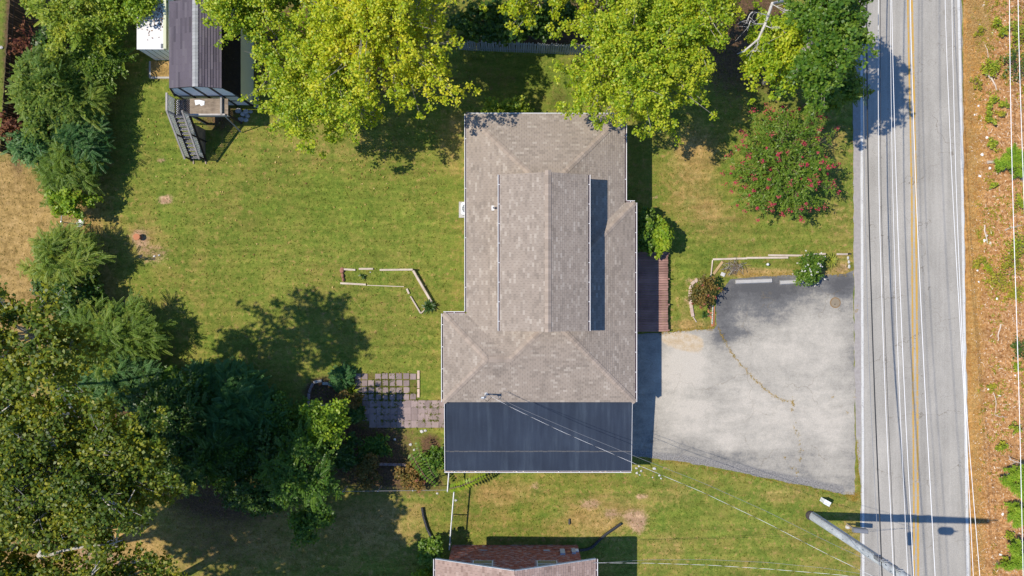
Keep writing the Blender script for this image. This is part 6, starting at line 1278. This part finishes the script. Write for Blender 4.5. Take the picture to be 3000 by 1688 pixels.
# dead snag
sn = empty('dead_tree', 'bleached leafless dead tree leaning among the trees at the top right', 'tree', P(2290, 60)); rng = random.Random(31); m = MB()
tr_ = [P(2330, -60, 1), P(2262, 12, 5.5), P(2242, 70, 6), P(2222, 115, 6.1), P(2180, 150, 5.9), P(2160, 158, 5.7)]
m.tube([P(2290, 60, 0), P(2310, 0, 2.5), P(2262, 10, 5.5)], [.12, .1, .08], 7); m.tube(tr_[1:], [.085, .08, .065, .05, .015], 7)
for a, b in (((2242, 70, 6), (2200, 60, 6.6)), ((2200, 60, 6.6), (2190, 90, 6.4)), ((2222, 115, 6.1), (2215, 150, 6.0)), ((2225, 120, 6.1), (2255, 128, 6.3)), ((2250, 45, 6), (2205, 35, 6.8)), ((2205, 35, 6.8), (2185, 70, 6.8)), ((2242, 75, 6), (2275, 82, 6.4)), ((2275, 82, 6.4), (2300, 95, 6.2)), ((2262, 15, 5.7), (2300, 30, 6.5)), ((2300, 30, 6.5), (2335, 22, 6.5)), ((2215, 150, 6), (2200, 152, 5.8))):
    pts = limb(m, P(*a), P(*b), .035, .008, rng, .25)
    for k in range(3): limb(m, pts[2 + k % 2], pts[-1] + Vector((rng.uniform(-.7, .7), rng.uniform(-.7, .7), rng.uniform(-.2, .4))), .012, .004, rng, .3, 3)
m.build('trunk', [M['bark_dead']], sn)
# exposed white sycamore limbs, parts of the big sycamore
def run(pts, r0, r1):
    m = MB(); m.tube([P(x, y, z + .5) for x, y, z in pts], [lerp(r0, r1, k / (len(pts) - 1)) * .8 for k in range(len(pts))], 7); m.build('limb', [M['bark_white']], BIG)
run([(240, 1712, 4), (180, 1680, 7), (112, 1628, 11.6), (128, 1600, 11.8), (165, 1565, 11.9), (190, 1535, 11.9)], .14, .03); run([(112, 1628, 11.6), (150, 1625, 11.7), (190, 1612, 11.8), (260, 1600, 11.8), (320, 1595, 11.6), (360, 1582, 11.4)], .11, .03)
run([(100, 1592, 11.9), (150, 1582, 12), (200, 1572, 12), (280, 1555, 11.8)], .045, .01); run([(85, 1556, 11.9), (130, 1562, 12), (155, 1555, 12)], .045, .02); run([(85, 1556, 11.9), (108, 1535, 12), (120, 1515, 12)], .03, .01)
run([(290, 1690, 9.5), (300, 1650, 10.5), (312, 1610, 11.2), (345, 1600, 11.2)], .08, .04); run([(340, 1590, 11.3), (345, 1560, 11.4), (365, 1490, 11.6), (395, 1435, 11.7)], .06, .025); run([(300, 1360, 11), (322, 1322, 11.4), (340, 1305, 11.5)], .045, .02); run([(300, 1360, 11), (330, 1355, 11.3), (365, 1362, 11.3)], .03, .01)
run([(228, 1315, 11.4), (232, 1345, 11.4), (236, 1368, 11.3)], .025, .012); run([(25, 1325, 11.5), (55, 1295, 11.6), (80, 1255, 11.6)], .08, .045); run([(0, 1210, 11.8), (20, 1195, 11.9), (40, 1178, 11.9)], .045, .015); run([(140, 1145, 12), (190, 1145, 12), (250, 1150, 12)], .03, .01)
run([(150, 1132, 12), (170, 1120, 12.1), (190, 1142, 12)], .025, .01)

# ------------------------------------------------------------------ right verge
GR = 'weedy bushes on the roadside verge'
VB = [(2985, 480, 1.0, 1.2, .95, 1.1, 'pine', 'round bright green young pine at the right edge, upper one', 'young_pine'), (2985, 1405, 1.2, .85, 1.1, 1.2, 'pine', 'bright green young pine at the right edge across from the pole', 'young_pine'), (2992, 1500, 1.0, .9, .8, 1.0, 'pine', 'young pine just below the one across from the pole', 'young_pine'), (2985, 1635, 1.0, .9, 1.0, 1.0, 'pine', 'young pine in the lower right corner', 'young_pine'),
      (2920, 825, .5, .75, .6, .45, 'olive_weed', 'yellow-green weedy bush in the middle of the verge', 'bush'), (2960, 770, .6, .8, .9, .55, 'olive_weed', 'large yellow-green weedy bush beside the right frame edge', 'bush'), (2990, 715, .7, .8, .8, .6, 'vine', 'green bush at the frame edge above the yellow-green one', 'bush'), (2975, 860, .5, .6, .6, .45, 'olive_weed', 'lowest of the yellow-green weedy bushes', 'bush'),
      (2903, 198, .5, .55, .5, .4, 'vine', 'green weed bush beside the bleached branch near the top of the verge', 'bush'), (2978, 190, .8, .8, .8, .6, 'dark', 'dark green bush at the right edge near the top', 'bush'), (2985, 95, .8, .6, 1.0, .6, 'vine', 'green bush in the top right corner', 'bush'), (2918, 65, .35, .25, .25, .25, 'vine', 'small green weed near the top of the verge', 'bush'), (2940, 92, .35, .3, .3, .25, 'vine', 'small green weed right of the topmost weed', 'bush'),
      (2868, 90, .3, .4, .3, .2, 'olive_weed', 'yellowish weed near the straw at the top of the verge', 'bush'), (2908, 290, .35, .3, .25, .25, 'vine', 'small green weed left of the wire below the bleached branch', 'bush'), (2942, 302, .35, .3, .22, .25, 'vine', 'small green weed under the wire', 'bush'), (2896, 322, .35, .2, .4, .25, 'vine', 'upright narrow weed pair in the upper verge, left', 'bush'), (2900, 355, .35, .35, .3, .25, 'vine', 'weed below the narrow weed', 'bush'), (2932, 335, .3, .3, .2, .2, 'olive_weed', 'small yellowish weed right of the narrow weed', 'bush'),
      (2910, 425, .35, .38, .3, .25, 'vine', 'weed clump above the upper young pine', 'bush'), (2908, 543, .35, .25, .18, .2, 'vine', 'small weed in front of the upper pine', 'bush'), (2985, 590, .5, .45, .4, .35, 'vine', 'weed bush below the upper pine shadow', 'bush'), (2860, 245, .3, .35, .5, .2, 'olive_weed', 'straggly yellowish weed near the road at the top', 'bush'), (2865, 770, .35, .35, .3, .22, 'olive_weed', 'yellowish weed nearer the road than the bushes', 'bush'), (2893, 780, .35, .25, .3, .2, 'vine', 'green weed between the road and the yellow-green bush', 'bush'),
      (2975, 1255, .5, .35, .45, .35, 'vine', 'dark weed cluster at right below the middle of the verge', 'bush'), (2935, 1312, .4, .3, .3, .25, 'vine', 'weed above the pine shadow', 'bush'), (2957, 1568, .35, .3, .25, .22, 'vine', 'weed below the pole shadow at right', 'bush'), (2945, 1645, .35, .25, .2, .2, 'vine', 'small weed near the bottom right corner', 'bush'), (2975, 1080, .4, .3, .3, .25, 'vine', 'weed at right above the twin wire shadow', 'bush'), (2905, 1135, .25, .35, .2, .15, 'olive_weed', 'low weed in the middle of the woodchips', 'bush'), (2992, 1020, .6, .5, .6, .45, 'dark', 'dark bush at the right frame edge below the yellow-green bushes', 'bush')]
for k, (px, py, z, rx, ry, rz, mt, lb, nm) in enumerate(VB):
    if nm == 'young_pine': tree(nm, lb, 'young pine', px, py, z, rx, ry, rz, L[mt], bb_, 200 + k, 'young pines on the verge', kind='needle', nb=26, per=11, N=22, size=.26, trunk=.05, tint=(.1, .9))
    else: tree(nm, lb, 'bush', px, py, z * .8, rx, ry, rz, L[mt], bb_, 200 + k, GR, nb=8 if rx < .5 else 22, per=8, N=9, cr=.15 if rx < .5 else .24, size=.10, trunk=.02, twigs=3, tint=(.2, 1.0), gap=.25, bough=.6)
# woodchips, straw, sticks
def verge_x(py): return np.interp(py, [0, 563, 1126, 1688], [2826, 2832, 2840, 2850])
r = np.random.RandomState(5); n = 17000
py = r.uniform(-40, 1730, n); px = verge_x(py) + 6 + np.abs(r.rand(n)) ** .8 * (3120 - verge_x(py)); a = r.uniform(0, np.pi, n); ln = r.uniform(.03, .12, n) * (1 + (r.rand(n) < .05) * 2.5); wd = np.minimum(r.uniform(.012, .04, n), ln * .5)
c = np.stack([(px - 1500) / PPM, (844 - py) / PPM, r.uniform(.01, .05, n)], 1); d = np.stack([np.cos(a), np.sin(a), r.normal(0, .2, n)], 1) * (ln / 2)[:, None]; s_ = np.stack([-np.sin(a), np.cos(a), r.normal(0, .4, n)], 1) * (wd / 2)[:, None]
h = np.array([0, 0, .012]); V = np.stack([c - d - s_, c + d - s_, c + d + s_, c - d + s_, c - d + h, c + d + h], 1).reshape(-1, 3); i = np.arange(n)[:, None] * 6
F = np.concatenate([i + np.array([0, 1, 5, 4]), i + np.array([2, 3, 4, 5])]); stuff(part('woodchips', mesh_np('woodchips', V, F, M['chip'])))
for k, (a, b, r0, lb) in enumerate((((2886, 215, .08), (2920, 265, .08), .07, 'bleached curved branch in the upper verge'), ((2885, 660, .07), (2893, 715, .07), .06, 'bleached straight stick in the middle of the verge'), ((2893, 475, .08), (2935, 484, .08), .1, 'bleached split log left of the upper young pine'), ((2945, 675, .06), (2995, 660, .06), .05, 'pale stick near the right edge above the yellow-green bushes'), ((2932, 950, .06), (2924, 1000, .06), .06, 'pale stick low in the verge below the bushes'), ((2885, 130, .06), (2895, 178, .06), .03, 'thin curved twig in the upper verge'), ((2910, 1150, .05), (2914, 1215, .05), .035, 'thin pale branch beside the twin wire shadow'), ((2914, 1215, .05), (2952, 1222, .05), .03, 'thin pale branch lying across the foot of the other thin branch'))):
    m = MB(); rng = random.Random(k); limb(m, P(*a), P(*b), r0, r0 * .5, rng, .2, 5); tag(m.build('fallen_branch', [M['timber_pale']]), lb, 'fallen branch', 'fallen branches on the verge')
m = MB(); rng = random.Random(77); limb(m, P(2956, 1345, .7), P(3000, 1362, .8), .025, .02, rng, .1); limb(m, P(2975, 1355, .7), P(2957, 1362, .6), .015, .005, rng, .1); limb(m, P(2970, 1352, .7), P(2952, 1335, .7), .015, .005, rng, .1); limb(m, P(3000, 1362, .8), P(3020, 1370, .02), .03, .03, rng, .1); tag(m.build('dead_branch', [M['bark_dead']]), 'dead pale forked branch above the lower young pines', 'fallen branch')
m = MB(); rng = random.Random(13)
for px, py in ((2882, 15), (2889, 48), (2870, 72), (2880, 93), (2877, 104), (2908, 98), (2865, 310), (2857, 336), (2893, 403), (2876, 453), (2871, 516), (2899, 493), (2868, 826), (2921, 875), (2891, 690), (2885, 705), (2900, 712), (2929, 1160), (2930, 1625), (2940, 1507), (2895, 1140), (2865, 793), (2972, 1100)):
    m.blob(P(px + rng.uniform(-2, 2), py, .04), (rng.uniform(.05, .11), rng.uniform(.05, .1), .035), rng, jit=.4)
stuff(m.build('litter', [M['litter_white']]))
# countless little weeds and straw along the verge
r = np.random.RandomState(15); n = 900; py = r.uniform(0, 1688, n); px = verge_x(py) + 25 + r.rand(n) * 150; k_ = r.rand(n) < np.clip(.55 + .45 * np.sin(py / 90.0) + .3 * np.sin(px / 17.0), .06, 1) * np.where(py > 1200, .35, 1)
v = Veg(16); q = np.stack([(px - 1500) / PPM, (844 - py) / PPM, np.full(n, .06)], 1)[k_]; v.leaves(np.repeat(q, 3, 0) + r.normal(0, .1, (len(q) * 3, 3)) * np.array([1, 1, .1]), 5, .13, .09, r.uniform(0, 1, len(q) * 3)); stuff(v.build('weeds', L['olive_weed'], None))
n = 3800; py = r.uniform(-20, 1710, n); px = verge_x(py) + 4 + np.abs(r.normal(0, 17, n)); v = Veg(17); v.blades(np.stack([(px - 1500) / PPM, (844 - py) / PPM, np.full(n, .01)], 1), 4, .16, .012, r.uniform(.2, 1, n), lean=1.3)
n = 700; py = r.normal(60, 60, n); px = 2872 + r.normal(0, 18, n); v.blades(np.stack([(px - 1500) / PPM, (844 - py) / PPM, np.full(n, .02)], 1), 5, .3, .014, r.uniform(.4, 1, n), lean=1.3); stuff(v.build('straw', m_leaf('straw_blades', (.30, .17, .05), (.50, .32, .11), (.66, .48, .22), .2, .7, .2), None))
# weeds in the driveway crack
pts = [(2105, 965), (2116, 985), (2124, 1000), (2140, 1028), (2150, 1042), (2168, 1066), (2190, 1088), (2205, 1108), (2222, 1122), (2240, 1140), (2268, 1158), (2290, 1172), (2322, 1176), (2324, 1188), (2320, 1200), (2328, 1247), (2332, 1262), (2340, 1275), (2342, 1300), (2346, 1320), (2300, 1340), (2322, 1372), (2330, 1380), (2335, 1386), (2438, 1163), (2503, 1163), (2344, 1345), (2484, 1206), (2508, 905), (2506, 915)]
r = np.random.RandomState(3); cl = []
for k, (x, y) in enumerate(pts):
    for j in range(r.randint(2, 7)): cl.append(P(x + r.normal(0, 2.6), y + r.normal(0, 4.0), .012))
q = np.array(pts[:14]); t_ = np.linspace(0, 13, 170); wob = np.sin(t_ * 7) * 2 + np.sin(t_ * 17) * 1.2
for k in range(170): cl.append(P(np.interp(t_[k], range(14), q[:, 0]) + wob[k] + r.normal(0, .5), np.interp(t_[k], range(14), q[:, 1]) + r.normal(0, .5), .012))
for y in np.arange(1290, 1450, 1.6): cl.append(P(2511 + (y - 1290) * .03 + r.normal(0, 3), y, .012))
for k in range(120): cl.append(P(2498 + r.normal(0, 10), 1456 + r.normal(0, 8), .012))
for k in range(140): x = r.uniform(1930, 2090); cl.append(P(x, np.interp(x, [1930, 1975, 2035, 2092], [978, 972, 965, 962]) + r.normal(0, 3), .012))
for k in range(260): x = r.uniform(1862, 2504); cl.append(P(x, np.interp(x, [1862, 1990, 2250, 2400, 2500], [1340, 1353, 1403, 1433, 1452]) + abs(r.normal(0, 4)), .012))
for k in range(200): x = r.uniform(2150, 2480); cl.append(P(x, 805 + r.normal(0, 3.0), .012))
v = Veg(8); v.blades(np.array(cl), 4, .07, .018, r.uniform(0, 1, len(cl)), lean=.8); stuff(v.build('weeds', M['weed_dry'], None))
# moss and grass between the pavers
cl = [];
for k in range(1500):
    x, y = r.uniform(1045, 1305), r.uniform(1095, 1245)
    if (x > 1228 and y < 1180): continue
    gx_, gy_ = round(x / 20.4) * 20.4, 1113 + round((y - 1113) / 20) * 20
    cl.append(P(x if r.rand() < .5 else 1058 + round((x - 1058) / 20.4) * 20.4, gy_ if r.rand() < .6 else y, .02))
cl = np.array(cl); cl = cl[np.sin(cl[:, 0] * 2.1) + np.cos(cl[:, 1] * 2.7) + r.normal(0, .6, len(cl)) > -.2]; v = Veg(9); v.blades(cl, 9, .10, .028, r.uniform(0, .7, len(cl)), lean=.8); stuff(v.build('joint_grass', M['blade'], None))
# grass: short tufts scattered over the lawns
n = 28000; x = r.uniform(-34, 23, n); y = r.uniform(-19.5, 19.5, n); px, py = 1500 + x * PPM, 844 - y * PPM
bad = ((px > 1310) & (px < 1850) & (py > 340) & (py < 1380)) | ((px > 1845) & (px < 2525) & (py > 800) & (py < np.interp(px, [1862, 1990, 2250, 2400, 2500], [1340, 1353, 1403, 1433, 1460])) & ~((px < 2100) & (py < 960))) | ((px > 2500)) | ((px > 1050) & (px < 1310) & (py > 1095) & (py < 1245)) | ((px > 1840) & (px < 1960) & (py > 735) & (py < 975))
dv = blobs([(40, 640, 150, 180, 1.0), (60, 900, 120, 140, .9), (1330, 420, 60, 110, .45), (2030, 520, 90, 140, .55), (1780, 1500, 150, 70, .55), (700, 1560, 420, 160, .55), (300, 1640, 160, 90, .8)], px, py)
ok = ~bad; cl = np.stack([x, y, np.full(n, .0)], 1)[ok]
v = Veg(10); v.blades(cl, 3, .09, .026, np.clip(.35 + dv[ok] * .7 + r.normal(0, .12, ok.sum()), 0, 1), lean=1.0); stuff(v.build('grass', M['blade'], None))
n = 420; px = np.concatenate([r.uniform(380, 1340, n // 2), r.normal(900, 260, n - n // 2)]); py = np.concatenate([r.uniform(330, 1100, n // 2), np.abs(r.normal(0, 170, n - n // 2)) + 330]); k_ = (px < 1350) & (px > 340) & (py < 1100)
v = Veg(12); q = np.stack([(px - 1500) / PPM, (844 - py) / PPM, np.full(n, .045)], 1)[k_]; v.leaves(q, 1, .05, .12, r.uniform(0, 1, len(q)), flat=.1, up=2.5); stuff(v.build('fallen_leaves', m_leaf('yellow_fallen_leaves', (.18, .10, .03), (.36, .26, .06), (.55, .44, .16), .2, .6, .3), None))
